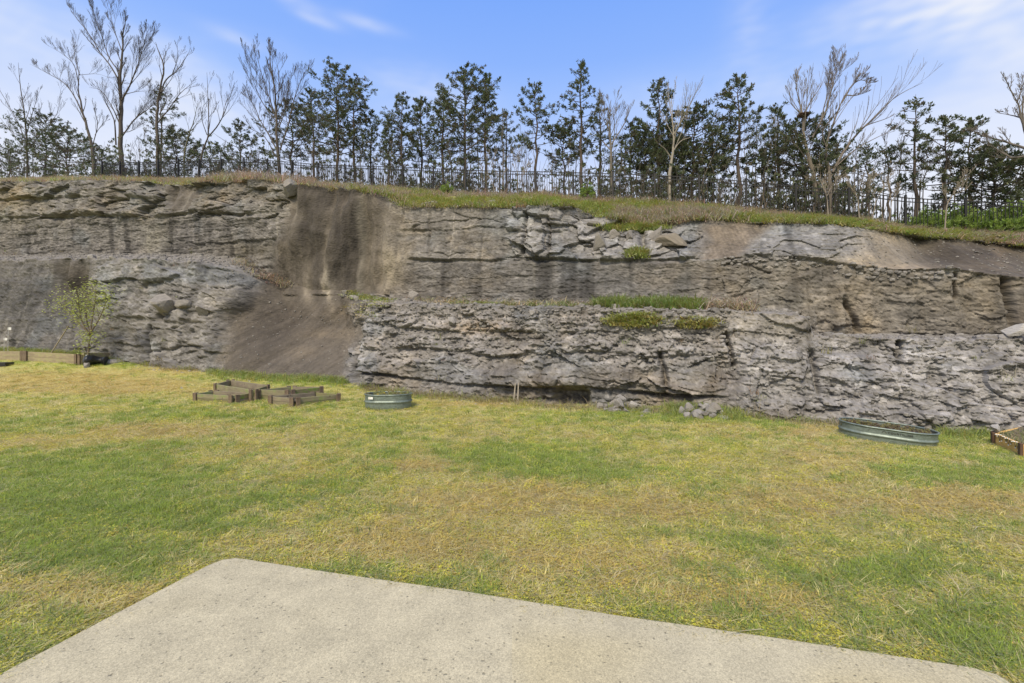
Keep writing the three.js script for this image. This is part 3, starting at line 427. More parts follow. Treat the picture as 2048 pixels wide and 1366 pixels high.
{
  const r = rng(4242), green = [], weed = [], straw = [];
  const place = (x, d, big) => {
    if (onPatio(x, d, 0.012)) return;
    if (d + K * x > AB + 0.15) return;
    const m = growth(x, d), q = r(), y = lawnY(x, d), vary = 0.7 + 0.6 * r();
    const pg = (0.07 + 0.62 * m.g * m.g) * (1 - 0.5 * m.o), pw = (1 - pg) * (0.1 + 0.46 * m.w) * (1 - 0.35 * m.o);
    const size = big * (0.75 + 0.6 * r());
    if (q < pg) { const c = kindCol.green, y2 = 0.25 * r() + 0.3 * m.w * r(); green.push([x, y, -d, size, size * (0.75 + 0.75 * m.g * r()), lerp(c[0], kindCol.weed[0], y2) * vary, lerp(c[1], kindCol.weed[1], y2) * vary, lerp(c[2], kindCol.weed[2], y2) * vary]); }
    else if (q < pg + pw) { const c = kindCol.weed, t = r() * 0.45 + (r() < m.o ? 0.5 : 0); weed.push([x, y, -d, size, size * (0.7 + 0.5 * r()), lerp(c[0], kindCol.rust[0], t) * vary, lerp(c[1], kindCol.rust[1], t) * vary, lerp(c[2], kindCol.rust[2], t) * vary]); }
    else { const c = r() < m.o * 0.8 ? kindCol.rust : kindCol.straw, t = r() * 0.35; straw.push([x, y, -d, size * 1.1, size * (0.45 + 0.35 * r()), lerp(c[0], kindCol.weed[0], t) * vary, lerp(c[1], kindCol.weed[1], t) * vary, lerp(c[2], kindCol.weed[2], t) * vary]); }
  };
  for (let i = 0; i < 262000; i++) { // density falls off with depth, tufts grow coarser
    const t = r(), d = 1.2 / Math.pow(1 - t * (1 - Math.pow(1.2 / 17, 0.55)), 1 / 0.55), x = (r() * 2 - 1) * (d * 1.3 + 1.4);
    place(x, d, d < 4 ? 1 : d < 7 ? 1.15 : 1.35);
  }
  for (let i = 0; i < 3000; i++) { // unmown fringe along the slab
    const e = r() * (PAT.w + 2.5) - 2.2, o = 0.004 + 0.05 * r() * r(); const [x, d] = e > 0 ? [PAT.a[0] + PAT.f[0] * e - PAT.s[0] * o, PAT.a[1] + PAT.f[1] * e - PAT.s[1] * o] : [PAT.a[0] + PAT.s[0] * -e - PAT.f[0] * o, PAT.a[1] + PAT.s[1] * -e - PAT.f[1] * o];
    place(x, d, 0.9);
  }
  scatter('grass', 'green grass blades growing in tufts over the lawn', 'grass', tuft(1, 18, 0.034, 0.045, 0.0019, 1.1), green);
  scatter('ground_cover', 'low yellow-green weeds spreading through the lawn', 'weeds', leafTuft(2, 28, 0.026, 0.06, 0.012), weed);
  scatter('grass', 'dry straw-coloured grass lying over the lawn', 'dry grass', tuft(3, 16, 0.034, 0.055, 0.0016, 2.2), straw);
  // taller seedling blades and pale dead wisps here and there
  const tall = [], wisp = [];
  for (let i = 0; i < 450; i++) { const d = 1.8 + 9 * r() * r(), x = (r() * 2 - 1) * d * 1.25; if (onPatio(x, d, 0.03) || d + K * x > AB) continue; const m = growth(x, d); if (r() < m.g) tall.push([x, lawnY(x, d), -d, 0.7 + 0.8 * r(), 0.7 + 0.7 * r(), 0.2, 0.26, 0.06]); else if (r() < 0.2) wisp.push([x, lawnY(x, d), -d, 0.8 + 0.8 * r(), 0.5 + 0.6 * r(), 0.55, 0.47, 0.27]); }
  // ranker grass at the foot of the wall
  for (const [x0, x1, n, up, col] of [[415, 690, 380, 14, 0], [1330, 1480, 300, 20, 0], [0, 240, 420, 8, 0], [1480, 1700, 160, 12, 1], [720, 1000, 260, 12, 1], [1000, 1320, 160, 14, 1], [1880, 2048, 150, 14, 0], [240, 420, 60, 8, 1]]) for (let i = 0; i < n; i++) { const px = lerp(x0, x1, r()), P = onLawn(px, yBase(px) + r() * r() * up), g = col && r() < 0.7; if (P[2] < -AB - 14) continue; (g ? wisp : tall).push([...P, 1.2 + 1.2 * r(), (g ? 0.8 : 1.1) + 0.9 * r(), ...(g ? [0.34, 0.28, 0.15] : [0.19 + 0.12 * r(), 0.26 + 0.06 * r(), 0.05])]); }
  scatter('tall_grass', 'taller green grass at the foot of the quarry wall', 'grass', tuft(5, 9, 0.085, 0.05, 0.0026, 0.8), tall);
  scatter('dead_grass', 'pale dead grass wisps standing in the lawn', 'dead grass', tuft(6, 10, 0.1, 0.045, 0.0022, 1.2), wisp);
}

// ---------------------------------------------------------------- concrete slab
{
  const P = (u, v) => [PAT.a[0] + PAT.f[0] * u + PAT.s[0] * v, PAT.a[1] + PAT.f[1] * u + PAT.s[1] * v];
  const edge = [[0, 4.6], [0, 0.15], [0.025, 0.05], [0.09, 0.004], [0.18, 0], [0.9, 0.006], [1.7, -0.004], [2.6, 0.01], [3.4, 0], [PAT.w - 0.12, 0.004], [PAT.w - 0.03, 0.03], [PAT.w, 0.12], [PAT.w, 4.6]];
  const sh = new THREE.Shape(edge.map(([u, v]) => new THREE.Vector2(...P(u, v))));
  const g = new THREE.ExtrudeGeometry(sh, { depth: 0.1, bevelEnabled: true, bevelThickness: 0.012, bevelSize: 0.012, bevelSegments: 3, bevelOffset: -0.012 });
  g.rotateX(-Math.PI / 2); g.translate(0, -0.075, 0);
  const pos = g.attributes.position, uv = []; for (let i = 0; i < pos.count; i++) uv.push(pos.getX(i) / 4.2, pos.getZ(i) / 4.2); g.setAttribute('uv', new THREE.Float32BufferAttribute(uv, 2));
  const r = rng(9), pits = []; const SZ = 2048, pit = new Float32Array(SZ * SZ);
  for (let i = 0; i < 15000; i++) { const cx = r() * SZ, cy = r() * SZ, q = 1.0 + 3.4 * Math.pow(r(), 3), el = 0.6 + 0.8 * r(), k = 0.15 + 0.5 * r(), dens = noise(cx / 330, cy / 330) + 0.35; if (r() > dens + 0.35) continue; for (let y = Math.floor(-q * 1.6); y <= q * 1.6; y++) for (let x = Math.floor(-q * 1.6); x <= q * 1.6; x++) { const e = Math.hypot(x * el, y / el) / q + 0.5 * noise(cx + x * 0.3, cy + y * 0.3); if (e < 1) { const at = ((Math.floor(cy + y) + SZ) % SZ) * SZ + (Math.floor(cx + x) + SZ) % SZ; pit[at] = Math.max(pit[at], k * (1 - e * e)); } } }
  const col = tex(SZ, (u, v) => { const x = Math.floor(u * SZ), y = Math.floor(v * SZ), big = 0.4 * tile(u, v, 5, 1, 4), mid = tile(u + 0.3, v + 0.6, 24, 1, 4), fine = hash3(x, y, 5) - 0.5, f2 = hash3(x >> 1, y >> 1, 8) - 0.5 + hash3(x >> 2, y >> 2, 18) * 0.8 - 0.4, sand = sst(0.05, 0.6, tile(u + 0.7, v + 0.2, 3, 1, 3)); const k = 0.775 + 0.075 * big + 0.045 * mid + 0.1 * fine + 0.11 * f2 - 0.42 * pit[y * SZ + x]; return [k * (1.06 + 0.01 * sand), k * (1.01 - 0.006 * sand), k * (0.85 - 0.05 * sand)]; }, true);
  const bmp = tex(SZ, (u, v) => { const x = Math.floor(u * SZ), y = Math.floor(v * SZ), k = 0.6 + 0.12 * tile(u, v, 60, 1, 3) - 0.5 * pit[y * SZ + x] + 0.1 * (hash3(x >> 1, y >> 1, 3) - 0.5); return [k, k, k]; }, false);
  tag(add('patio', g, std({ color: C(0.68, 0.68, 0.68), map: col, bumpMap: bmp, bumpScale: 0.006, roughness: 0.88 })), 'pale weathered concrete patio slab in the foreground', 'patio', null, 'structure');
}

// ---------------------------------------------------------------- black metal fence along the hilltop
{
  const black = std({ color: C(0.012, 0.012, 0.013), roughness: 0.55, metalness: 0.2 });
  const s0 = -37, s1 = 29, step = 1.83, n = Math.floor((s1 - s0) / step), mid = Math.floor(n / 2);
  const spot = (s) => { const [x, z] = fromSA(s, AF); return new THREE.Vector3(x, topOfS(s), z); };
  const o = spot(s0 + mid * step), f = thing('metal_fence', 'long black metal picket fence running along the hilltop above the cliff', 'fence', o.toArray());
  const yaw = Math.atan2(-T[2], T[0]);
  const post = new RoundedBoxGeometry(0.075, 1.5, 0.075, 1, 0.006), cap = new THREE.ConeGeometry(0.06, 0.05, 4); cap.rotateY(Math.PI / 4);
  const picket = new THREE.BoxGeometry(0.019, 1.24, 0.019), pieces = [];
  for (let i = 0; i <= n; i++) {
    const A = spot(s0 + i * step).sub(o), B = spot(s0 + (i + 1) * step).sub(o);
    const p = add('post', post, black, f); p.position.set(A.x, A.y + 0.55, A.z); p.rotation.y = yaw; const c = add('cap', cap, black, p); c.position.y = 0.77;
    if (i === n) break;
    const dir = B.clone().sub(A), L = dir.length();
    for (const h of [0.14, 1.06, 1.2]) { const r = add('rail', new THREE.BoxGeometry(L - 0.075, 0.03, 0.028), black, f); r.position.set((A.x + B.x) / 2, (A.y + B.y) / 2 + h, (A.z + B.z) / 2); r.rotation.set(0, yaw, Math.asin(dir.y / L), 'YXZ'); }
    for (let k = 1; k < 16; k++) {
      const t = k / 16, q = A.clone().lerp(B, t);
      if (s0 + i * step > 4.5) { const m = add('picket', picket, black, f); m.position.set(q.x, q.y + 0.6, q.z); m.rotation.y = yaw; }
      else { const g = picket.clone(); g.rotateY(yaw); g.translate(q.x, q.y + 0.6, q.z); pieces.push(g); }
    }
  }
  tag(add('picket_row', mergeGeometries(pieces), black, f), null, null, null, 'stuff');
}

// ---------------------------------------------------------------- trees
const barkMat = std({ color: 0xffffff, vertexColors: true, roughness: 0.95 });
const leafMat = new THREE.MeshPhysicalMaterial({ color: 0xffffff, vertexColors: true, roughness: 1, transmission: 0.4, thickness: 0, side: THREE.DoubleSide });
const V = (a, b, t) => [lerp(a[0], b[0], t), lerp(a[1], b[1], t), lerp(a[2], b[2], t)];
// a branch that curves upward and carries smaller ones
function branch(m, r, from, dir, len, rad, level, col, o) {
  const n = level > 1 ? 6 : level > 0 ? 5 : 3, pts = [from], rr = [rad]; let [x, y, z] = from, [dx, dy, dz] = dir;
  for (let k = 1; k <= n; k++) {
    dx += (r() - 0.5) * o.crook; dz += (r() - 0.5) * o.crook; dy += o.rise * 0.12 + (r() - 0.5) * o.crook * 0.7; const L = Math.hypot(dx, dy, dz); dx /= L; dy /= L; dz /= L;
    x += dx * len / n; y += dy * len / n; z += dz * len / n; pts.push([x, y, z]); rr.push(Math.max(o.tip, rad * (1 - 0.86 * k / n)));
  }
  m.tube(pts, rr, level > 1 ? 5 : 3, col);
  if (level > 0) twigs(m, r, pts, rr, len, level - 1, col, o);
}
function twigs(m, r, pts, rr, len, level, col, o) {
  const count = Math.round(o.many * (level > 0 ? 1 : 0.8) * (0.8 + 0.4 * r())), n = pts.length - 1; let side = r() * 6.28;
  for (let k = 0; k < count; k++) {
    const t = o.from + (0.97 - o.from) * (k + r() * 0.8) / count, i = Math.min(n - 1, Math.floor(t * n)), q = t * n - i, P = V(pts[i], pts[i + 1], q), R = lerp(rr[i], rr[i + 1], q);
    let dx = pts[i + 1][0] - pts[i][0], dy = pts[i + 1][1] - pts[i][1], dz = pts[i + 1][2] - pts[i][2]; const L = Math.hypot(dx, dy, dz) || 1; side += 2.4 + r();
    const w = o.wide * (0.7 + 0.6 * r()), ex = Math.cos(side) * w, ez = Math.sin(side) * w * 0.8;
    branch(m, r, P, [dx / L + ex, dy / L + 0.15 * r(), dz / L + ez], len * (o.len ?? 0.42) * (1.15 - 0.75 * t) * (0.6 + 0.7 * r()), Math.max(o.tip, R * 0.55), level, col, o);
  }
}
const BARE = { crook: 0.22, rise: 0.75, tip: 0.0045, many: 6, from: 0.22, wide: 0.44, len: 0.48 };
// limbs: [[px, py] ..., ] traced as real limbs at their own depth; first one is the trunk. spread: how far limbs reach towards or away
function bareTree(name, label, category, a, limbs, base, o = {}, group) {
  const q = { ...BARE, ...o }, r = rng(Math.round(base[0] * 7 + a * 31)), [bx, by] = base, B = ray(bx, by, a); B[1] = Math.max(-2, o.ground ?? hillY(B[0], -B[2])) - 0.08;
  const t = thing(name, label, category, B, 0, group), col = o.col ?? [0.088, 0.074, 0.061], rel = (p) => [p[0] - B[0], p[1] - B[1], p[2] - B[2]];
  const tm = new MB(), cm = new MB();
  limbs.forEach((L, i) => {
    const lean = i ? (r() - 0.5) * 2.2 : 0, w = (L.w ?? (i ? 0.07 : 0.16)) * (i ? 0.55 : 0.75) * (q.thin ?? 1); let pts = L.p.map((p, k) => rel(ray(p[0], p[1], a + lean * k / (L.p.length - 1 || 1) + (i ? (L.at ?? 0) : 0))));
    if (!i) pts.unshift([0, 0, 0]);
    const c = new THREE.CatmullRomCurve3(pts.map((p) => new THREE.Vector3(...p))), n = Math.max(6, L.p.length * 3), P = c.getPoints(n).map((p) => [p.x + (r() - 0.5) * w * 0.5, p.y, p.z + (r() - 0.5) * w * 0.5]), R = P.map((_, k) => Math.max(q.tip, w * Math.pow(1 - 0.93 * k / n, 0.9)));
    (i && !L.main ? cm : tm).tube(P, R, 7, col);
    const len = c.getLength(); twigs(cm, r, P, R, Math.min(len, 5) * (L.k ?? 1), L.lv ?? 2, col, { ...q, from: i ? 0.2 : q.trunkFrom ?? 0.4, many: Math.round((L.many ?? q.many)) });
  });
  add('trunk', tm.geo(), barkMat, t); add('crown', cm.geo(), barkMat, t); return t;
}
// a slim tree grown without traced limbs
function slimTree(name, label, category, a, px, pyTop, o = {}, group) {
  const r = rng(Math.round(px * 13 + a * 7)), lean = o.lean ?? (r() - 0.5) * 22, pb = 430, x = px, mids = [];
  for (let k = 1; k <= 4; k++) mids.push([x + lean * k / 4 + (r() - 0.5) * 6, lerp(o.foot ?? pb - 50, pyTop, k / 4)]);
  return bareTree(name, label, category, a, [{ p: mids, w: o.w ?? 0.07, lv: o.lv ?? 1, many: o.many ?? 9, k: o.k ?? 0.75 }], [px, o.foot ?? 400], { tip: 0.006, trunkFrom: 0.35, wide: 0.55, ...o }, group);
}
function spray(m, r, P, out, size, cols) {                // one clump of scale-leaf twiglets
  const n = 12 + Math.floor(r() * 7), c0 = cols[Math.floor(r() * cols.length)];
  for (let k = 0; k < n; k++) {
    const dx = out[0] * 0.6 + (r() - 0.5) * 1.6, dy = out[1] * 0.4 + (r() - 0.35) * 1.3, dz = out[2] * 0.6 + (r() - 0.5) * 1.6, L = Math.hypot(dx, dy, dz) || 1, s = size * (0.5 + 0.8 * r()), w = s * (0.13 + 0.13 * r());
    const o = [P[0] + (r() - 0.5) * size * 0.9, P[1] + (r() - 0.5) * size * 0.7, P[2] + (r() - 0.5) * size * 0.9], e = [o[0] + dx / L * s, o[1] + dy / L * s, o[2] + dz / L * s], a = r() * 6.283, ux = Math.cos(a) * w, uy = (r() - 0.5) * w, uz = Math.sin(a) * w, q = 0.7 + 0.6 * r(), col = [c0[0] * q, c0[1] * q, c0[2] * q];
    const mid = V(o, e, 0.5);
    m.tri(o, [mid[0] + ux, mid[1] + uy, mid[2] + uz], e, col); m.tri(o, e, [mid[0] - ux, mid[1] - uy, mid[2] - uz], col);
  }
}
const GREENS = [[0.08, 0.108, 0.046], [0.1, 0.128, 0.05], [0.068, 0.094, 0.046], [0.125, 0.142, 0.056], [0.125, 0.108, 0.066]];
// cedar: trunk, boughs and sprays; px / pyTop / pyLow / half are its place and the extent of its crown
function cedar(label, a, px, pyTop, pyLow, half, o = {}, group) {
  const r = rng(Math.round(px * 17 + pyTop * 3 + a)), name = o.name ?? 'cedar_tree', B = ray(px - (o.lean ?? 0), 420, a); B[1] = hillY(B[0], -B[2]) - 0.08;
  const t = thing(name, label, o.cat ?? 'cedar tree', B, 0, group), rel = (p) => [p[0] - B[0], p[1] - B[1], p[2] - B[2]];
  const top = rel(ray(px, pyTop, a)), low = rel(ray(px - (o.lean ?? 0) * 0.5, pyLow, a)), H = top[1], dep = -B[2], hw = half / F * dep, tm = new MB(), cm = new MB();
  const n = 9, axis = []; for (let k = 0; k <= n; k++) { const y = H * k / n; axis.push([lerp(0, top[0], k / n) + (k && k < n ? (r() - 0.5) * 0.16 : 0), y, (k && k < n ? (r() - 0.5) * 0.16 : 0) + lerp(0, top[2], k / n)]); }
  const onAxis = (y) => { const q = clamp(y / H * n, 0, n - 0.001), i = Math.floor(q); return V(axis[i], axis[i + 1], q - i); };
  const w = (o.w ?? (0.055 + H * 0.011)) * 0.8; tm.tube(axis, axis.map((_, k) => w * (1 - 0.9 * k / n)), 7, [0.085, 0.066, 0.052]);
  const dens = o.dens ?? 1, span = H - low[1], nb = Math.round((17 + span * 8) * dens); let az = r() * 6;
  const cols = o.cols ?? GREENS, gap = r() * 10;
  for (let k = 0; k < nb; k++) {
    const f = Math.pow((k + r()) / nb, 0.92), y = low[1] + span * f; az += 2.4 + (r() - 0.5) * 0.9;
    const shape = (o.round ? Math.sqrt(Math.max(0.02, 1 - Math.pow(1.9 * f - 0.9, 2))) : Math.pow(1 - f, 0.62) * sst(-0.28, 0.22, f)) * (0.55 + 0.55 * r()) * (0.8 + 0.7 * noise(f * 4 + gap, az * 0.3));
    const L = Math.max(0.25, Math.min(hw * shape * 1.8, (H - y) * 0.85 + 0.35)), P0 = onAxis(y), up = 0.15 + 0.5 * f + (r() - 0.5) * 0.35, d = [Math.cos(az), up, Math.sin(az)], pts = [P0]; let P = P0;
    for (let q = 1; q <= 4; q++) { P = [P[0] + d[0] * L / 4, P[1] + (d[1] + 0.12 * (q - 2)) * L / 4 + (r() - 0.5) * L * 0.06, P[2] + d[2] * L / 4]; pts.push(P); }
    tm.tube(pts, [0.03, 0.024, 0.018, 0.013, 0.008].map((x) => x * (0.5 + 0.3 * L)), 3, [0.1, 0.08, 0.062]);
    if (r() < (o.bare ?? 0.06)) continue;
    const ns = Math.max(2, Math.round((1 + L * 10) * (o.leaf ?? 1)));
    for (let q = 0; q < ns; q++) { const s = 0.25 + 0.8 * Math.sqrt(r()), i = Math.min(3, Math.floor(s * 4)), C0 = V(pts[i], pts[i + 1], s * 4 - i), sp = 0.07 + 0.15 * L; spray(cm, r, [C0[0] + (r() - 0.5) * sp, C0[1] + (r() - 0.4) * sp * 0.8, C0[2] + (r() - 0.5) * sp], d, (o.size ?? 0.125) * (0.75 + 0.5 * r()), cols); }
  }
  for (let q = 0; q < 5; q++) spray(cm, r, [top[0] + (r() - 0.5) * 0.1, top[1] - q * 0.09, top[2]], [0, 1, 0], 0.16, cols);
  add('trunk', tm.geo(), barkMat, t); add('crown', cm.geo(), leafMat, t); return t;
}
// --- evergreens, left to right
for (const [label, a, px, top, low, half, o] of [
  ['low spreading evergreen at the far left edge behind the black fence', 27, 20, 300, 352, 55, { round: 1 }],
  ['dense low evergreen left of the left-leaning bare tree', 27, 92, 232, 340, 62, { dens: 1.2 }],
  ['bushy olive evergreen right beside the trunk of the left-leaning bare tree', 26, 135, 262, 350, 52, { round: 1, dens: 1.2 }],
  ['sparse small evergreen between the left-leaning and the tallest bare tree', 28, 205, 300, 350, 36, { leaf: 0.7 }],
  ['thin evergreen showing through the crooked bare tree right of the tallest one', 27, 322, 182, 305, 46, { dens: 0.8, leaf: 0.75 }],
  ['dense dark evergreen low behind the crooked bare tree', 26, 352, 268, 345, 50, { round: 1, dens: 1.3 }],
  ['low yellowish evergreen bush under the V-shaped bare tree', 27, 420, 296, 350, 40, { round: 1 }],
  ['small open evergreen alone right of the V-shaped bare tree', 26, 480, 252, 345, 44, {}],
  ['dark evergreen behind the fan-shaped bare tree', 27, 583, 215, 335, 46, { round: 1, dens: 1.1 }],
  ['evergreen just left of the tall pair, its crown tipping left', 26.5, 622, 182, 320, 46, { lean: -8 }],
  ['tall leading evergreen of the dark pair left of the centre', 25, 672, 133, 318, 72, { dens: 1.15, lean: -6 }],
  ['second evergreen of the dark pair with a bare stretch of trunk', 25.5, 709, 162, 315, 46, {}],
  ['thin small evergreen right of the tall dark pair', 27, 742, 222, 330, 26, { leaf: 0.7 }],
  ['narrow evergreen starting the middle row, left end of it', 26, 778, 240, 340, 26, { leaf: 0.9 }],
  ['open-crowned evergreen second in the middle row', 25.5, 803, 192, 340, 44, {}],
  ['bushy evergreen third in the middle row', 26.5, 842, 202, 335, 50, { dens: 1.1 }],
  ['loose-topped evergreen just left of the broad dark one in the middle row', 25.5, 886, 184, 335, 40, {}],
  ['broadest darkest evergreen in the middle of the treeline with a forked top', 25, 930, 142, 322, 76, { dens: 1.35, w: 0.15 }],
  ['narrow-topped evergreen against the right flank of the broadest one', 25.6, 972, 152, 325, 40, {}],
  ['short evergreen between the broadest one and the umbrella-crowned one', 27, 1012, 225, 340, 28, { leaf: 0.7, bare: 0.2 }],
  ['evergreen with an open umbrella-like crown on a long bare trunk', 24.6, 1072, 172, 300, 46, { dens: 0.9 }],
  ['low bushy evergreen between the umbrella-crowned and the spire-topped ones', 26, 1128, 258, 350, 38, { round: 1 }],
  ['slender spire-topped evergreen, tallest right of the centre', 24.4, 1163, 130, 315, 42, { dens: 1.0 }],
  ['wispy evergreen under the right side of the spire-topped one', 26, 1200, 190, 330, 24, { leaf: 0.6, bare: 0.2 }],
  ['thin pointed evergreen standing alone left of the dense dark clump', 25.5, 1262, 248, 350, 28, { leaf: 0.8 }],
  ['dense low evergreen at the left edge of the dark clump', 25.5, 1290, 268, 375, 42, { round: 1, dens: 1.4 }],
  ['pointed evergreen rising out of the dark clump left of the pale trunk', 25, 1318, 162, 340, 46, { dens: 1.1 }],
  ['widest dense evergreen of the dark clump right of the pale trunk', 25.4, 1385, 228, 385, 74, { round: 1, dens: 1.6 }],
  ['black-green evergreen low in the dark clump, down to the fence', 26, 1345, 290, 390, 62, { round: 1, dens: 1.5 }],
  ['small dark evergreen at the right edge of the dark clump', 26, 1425, 300, 380, 30, { round: 1 }],
  ['tall broad-topped evergreen on a straight reddish trunk', 24.2, 1478, 158, 330, 54, { dens: 1.15, w: 0.13 }],
  ['low loose evergreen right of the straight reddish trunk', 26, 1525, 300, 390, 34, { round: 1 }],
  ['open evergreen left of the tree with the nest', 25.6, 1555, 218, 350, 36, { leaf: 0.8, bare: 0.15 }],
  ['large dark evergreen right behind the tree with the nest', 25, 1608, 250, 395, 66, { round: 1, dens: 1.6 }],
  ['dark conical evergreen leaning on the right side behind the tree with the nest', 25.4, 1650, 282, 405, 42, { dens: 1.4 }],
  ['sparse stunted evergreen right of the sweeping bare limbs', 25, 1733, 292, 390, 34, { leaf: 0.6, bare: 0.2 }],
  ['thin stunted evergreen second right of the sweeping bare limbs', 25.4, 1778, 298, 400, 30, { leaf: 0.6, bare: 0.2 }],
  ['tall thin evergreen with flat tiers of boughs', 24.6, 1829, 202, 380, 42, { dens: 0.75, leaf: 0.8 }],
  ['wide flat-boughed evergreen right of the thin tiered one', 24.6, 1890, 238, 400, 58, { dens: 0.9 }],
  ['evergreen with drooping plumes between the flat-boughed one and the right edge', 25, 1942, 243, 410, 44, { dens: 0.9 }],
  ['dark low evergreen over the bright green bush near the right edge', 24.5, 1985, 310, 425, 66, { round: 1, dens: 1.5 }],
  ['evergreen cut off by the right edge of the view', 24.5, 2050, 318, 430, 60, { round: 1, dens: 1.3 }],
]) cedar(label, a, px, top, low, half, o);
// --- bare trees with traced limbs
const L = (p, w, x = {}) => ({ p, w, ...x });
bareTree('bare_tree', 'wispy bare tree at the far left edge of the treeline', 'bare tree', 26, [L([[54, 300], [50, 240], [42, 180], [36, 125]], 0.12), L([[54, 290], [36, 245], [14, 205], [-12, 160]], 0.07), L([[53, 270], [66, 222], [80, 180]], 0.06), L([[55, 300], [85, 265], [115, 225], [122, 180]], 0.06), L([[54, 300], [20, 262], [-14, 215]], 0.06)], [56, 350]);
bareTree('bare_tree', 'bare tree whose bare limbs lean far to the left', 'bare tree', 25, [L([[185, 300], [174, 255], [163, 215], [157, 175], [160, 140]], 0.17), L([[168, 235], [150, 195], [130, 168], [98, 148], [60, 128]], 0.09, { many: 9 }), L([[158, 170], [148, 130], [125, 108], [95, 90]], 0.06, { many: 8 }), L([[159, 150], [150, 115], [146, 85]], 0.05), L([[186, 290], [195, 245], [186, 215]], 0.06), L([[190, 270], [205, 248], [216, 240]], 0.04), L([[160, 150], [195, 148], [230, 160]], 0.03)], [187, 352]);
bareTree('bare_tree', 'tallest bare tree, its leading stem reaching the top of the photo', 'bare tree', 25, [L([[242, 290], [242, 220], [241, 150], [245, 90], [252, 25]], 0.24, { many: 12 }), L([[242, 170], [220, 130], [200, 105], [178, 68], [145, 25], [128, -10]], 0.1, { main: 1, many: 11 }), L([[240, 145], [218, 115], [206, 80], [192, 40], [180, -8]], 0.08, { many: 11 }), L([[243, 100], [232, 70], [222, 35], [214, 5]], 0.06, { many: 9 }), L([[244, 200], [262, 165], [275, 130], [287, 90], [296, 60]], 0.1, { many: 11 }), L([[245, 190], [275, 183], [305, 182]], 0.05), L([[243, 275], [268, 240], [300, 215], [318, 195]], 0.09, { many: 9 }), L([[240, 250], [222, 210], [200, 180], [178, 175]], 0.08), L([[232, 290], [228, 240], [212, 205], [205, 180]], 0.1), L([[246, 265], [262, 262], [280, 250]], 0.05)], [243, 355], { trunkFrom: 0.3 });
bareTree('bare_tree', 'crooked bare tree right of the tallest one, dark zigzag limbs', 'bare tree', 24.6, [L([[315, 290], [314, 240], [316, 205], [320, 175], [328, 135], [316, 100], [312, 85]], 0.16), L([[322, 185], [332, 160], [352, 143], [372, 115], [382, 95]], 0.09, { many: 6 }), L([[316, 245], [340, 215], [362, 185], [393, 162]], 0.08, { many: 6 }), L([[326, 140], [330, 115], [331, 105]], 0.05), L([[345, 148], [354, 120], [355, 80]], 0.05), L([[318, 230], [332, 205], [335, 170]], 0.06)], [315, 352], { crook: 0.45, many: 5 });
bareTree('bare_tree', 'V-shaped slender bare tree left of the fan-shaped one', 'bare tree', 25, [L([[402, 318], [410, 290], [416, 272], [417, 230], [416, 190], [414, 145]], 0.1), L([[416, 275], [436, 250], [448, 228], [458, 200], [470, 165]], 0.08, { main: 1 }), L([[414, 270], [404, 240], [406, 215], [412, 205]], 0.05), L([[445, 232], [452, 205], [462, 180]], 0.04), L([[417, 235], [428, 222], [436, 205]], 0.03)], [392, 356], { many: 5 });
bareTree('bare_tree', 'greenish forked bare sapling between the crooked and the V-shaped trees', 'bare tree', 25.5, [L([[370, 300], [378, 270], [388, 240], [396, 205]], 0.09), L([[372, 300], [358, 275], [345, 255]], 0.05), L([[382, 262], [400, 240], [410, 225]], 0.04)], [368, 352], { many: 5, col: [0.12, 0.115, 0.07] });
bareTree('bare_tree', 'fan-shaped bare tree with limbs spreading like a vase', 'bare tree', 24.6, [L([[557, 320], [554, 280], [552, 230], [549, 180], [540, 120], [538, 92]], 0.15, { many: 10 }), L([[553, 240], [540, 200], [528, 165], [518, 130], [510, 88]], 0.08, { many: 9, main: 1 }), L([[552, 225], [558, 185], [556, 140], [553, 118]], 0.07, { many: 8 }), L([[554, 300], [535, 265], [520, 240], [505, 205], [482, 185]], 0.09, { many: 9 }), L([[560, 300], [575, 255], [588, 200], [600, 165], [612, 140]], 0.09, { many: 9 }), L([[550, 240], [525, 205], [508, 165], [495, 105]], 0.06, { many: 8 }), L([[556, 260], [570, 220], [576, 175], [585, 150]], 0.06, { many: 8 }), L([[552, 315], [530, 275], [510, 262], [480, 250]], 0.06)], [557, 356], {});
bareTree('bare_tree', 'pale bare tree between the spire-topped and the thin pointed evergreens', 'bare tree', 24.6, [L([[1222, 330], [1221, 290], [1220, 250], [1222, 205]], 0.11, { many: 9 }), L([[1221, 300], [1205, 282], [1195, 270], [1190, 255]], 0.06), L([[1222, 290], [1240, 262], [1252, 240], [1262, 215]], 0.07), L([[1221, 265], [1208, 240], [1200, 222]], 0.05)], [1222, 395], { col: [0.17, 0.15, 0.125], many: 6 });
bareTree('bare_tree', 'pale-barked bare tree in front of the dark evergreen clump', 'bare tree', 23.6, [L([[1340, 345], [1344, 315], [1347, 285], [1345, 240], [1343, 190]], 0.12, { many: 6 }), L([[1343, 318], [1330, 298], [1320, 290], [1318, 275]], 0.06, { many: 4, lv: 1 }), L([[1348, 300], [1362, 282], [1380, 275], [1390, 270]], 0.05, { many: 4, lv: 1 }), L([[1347, 270], [1365, 240], [1382, 205], [1400, 165]], 0.08, { many: 8, lv: 1 }), L([[1358, 252], [1370, 210], [1374, 170]], 0.05, { lv: 1 }), L([[1344, 240], [1338, 200], [1336, 168]], 0.04, { lv: 1 })], [1340, 400], { col: [0.29, 0.26, 0.215], many: 5 });
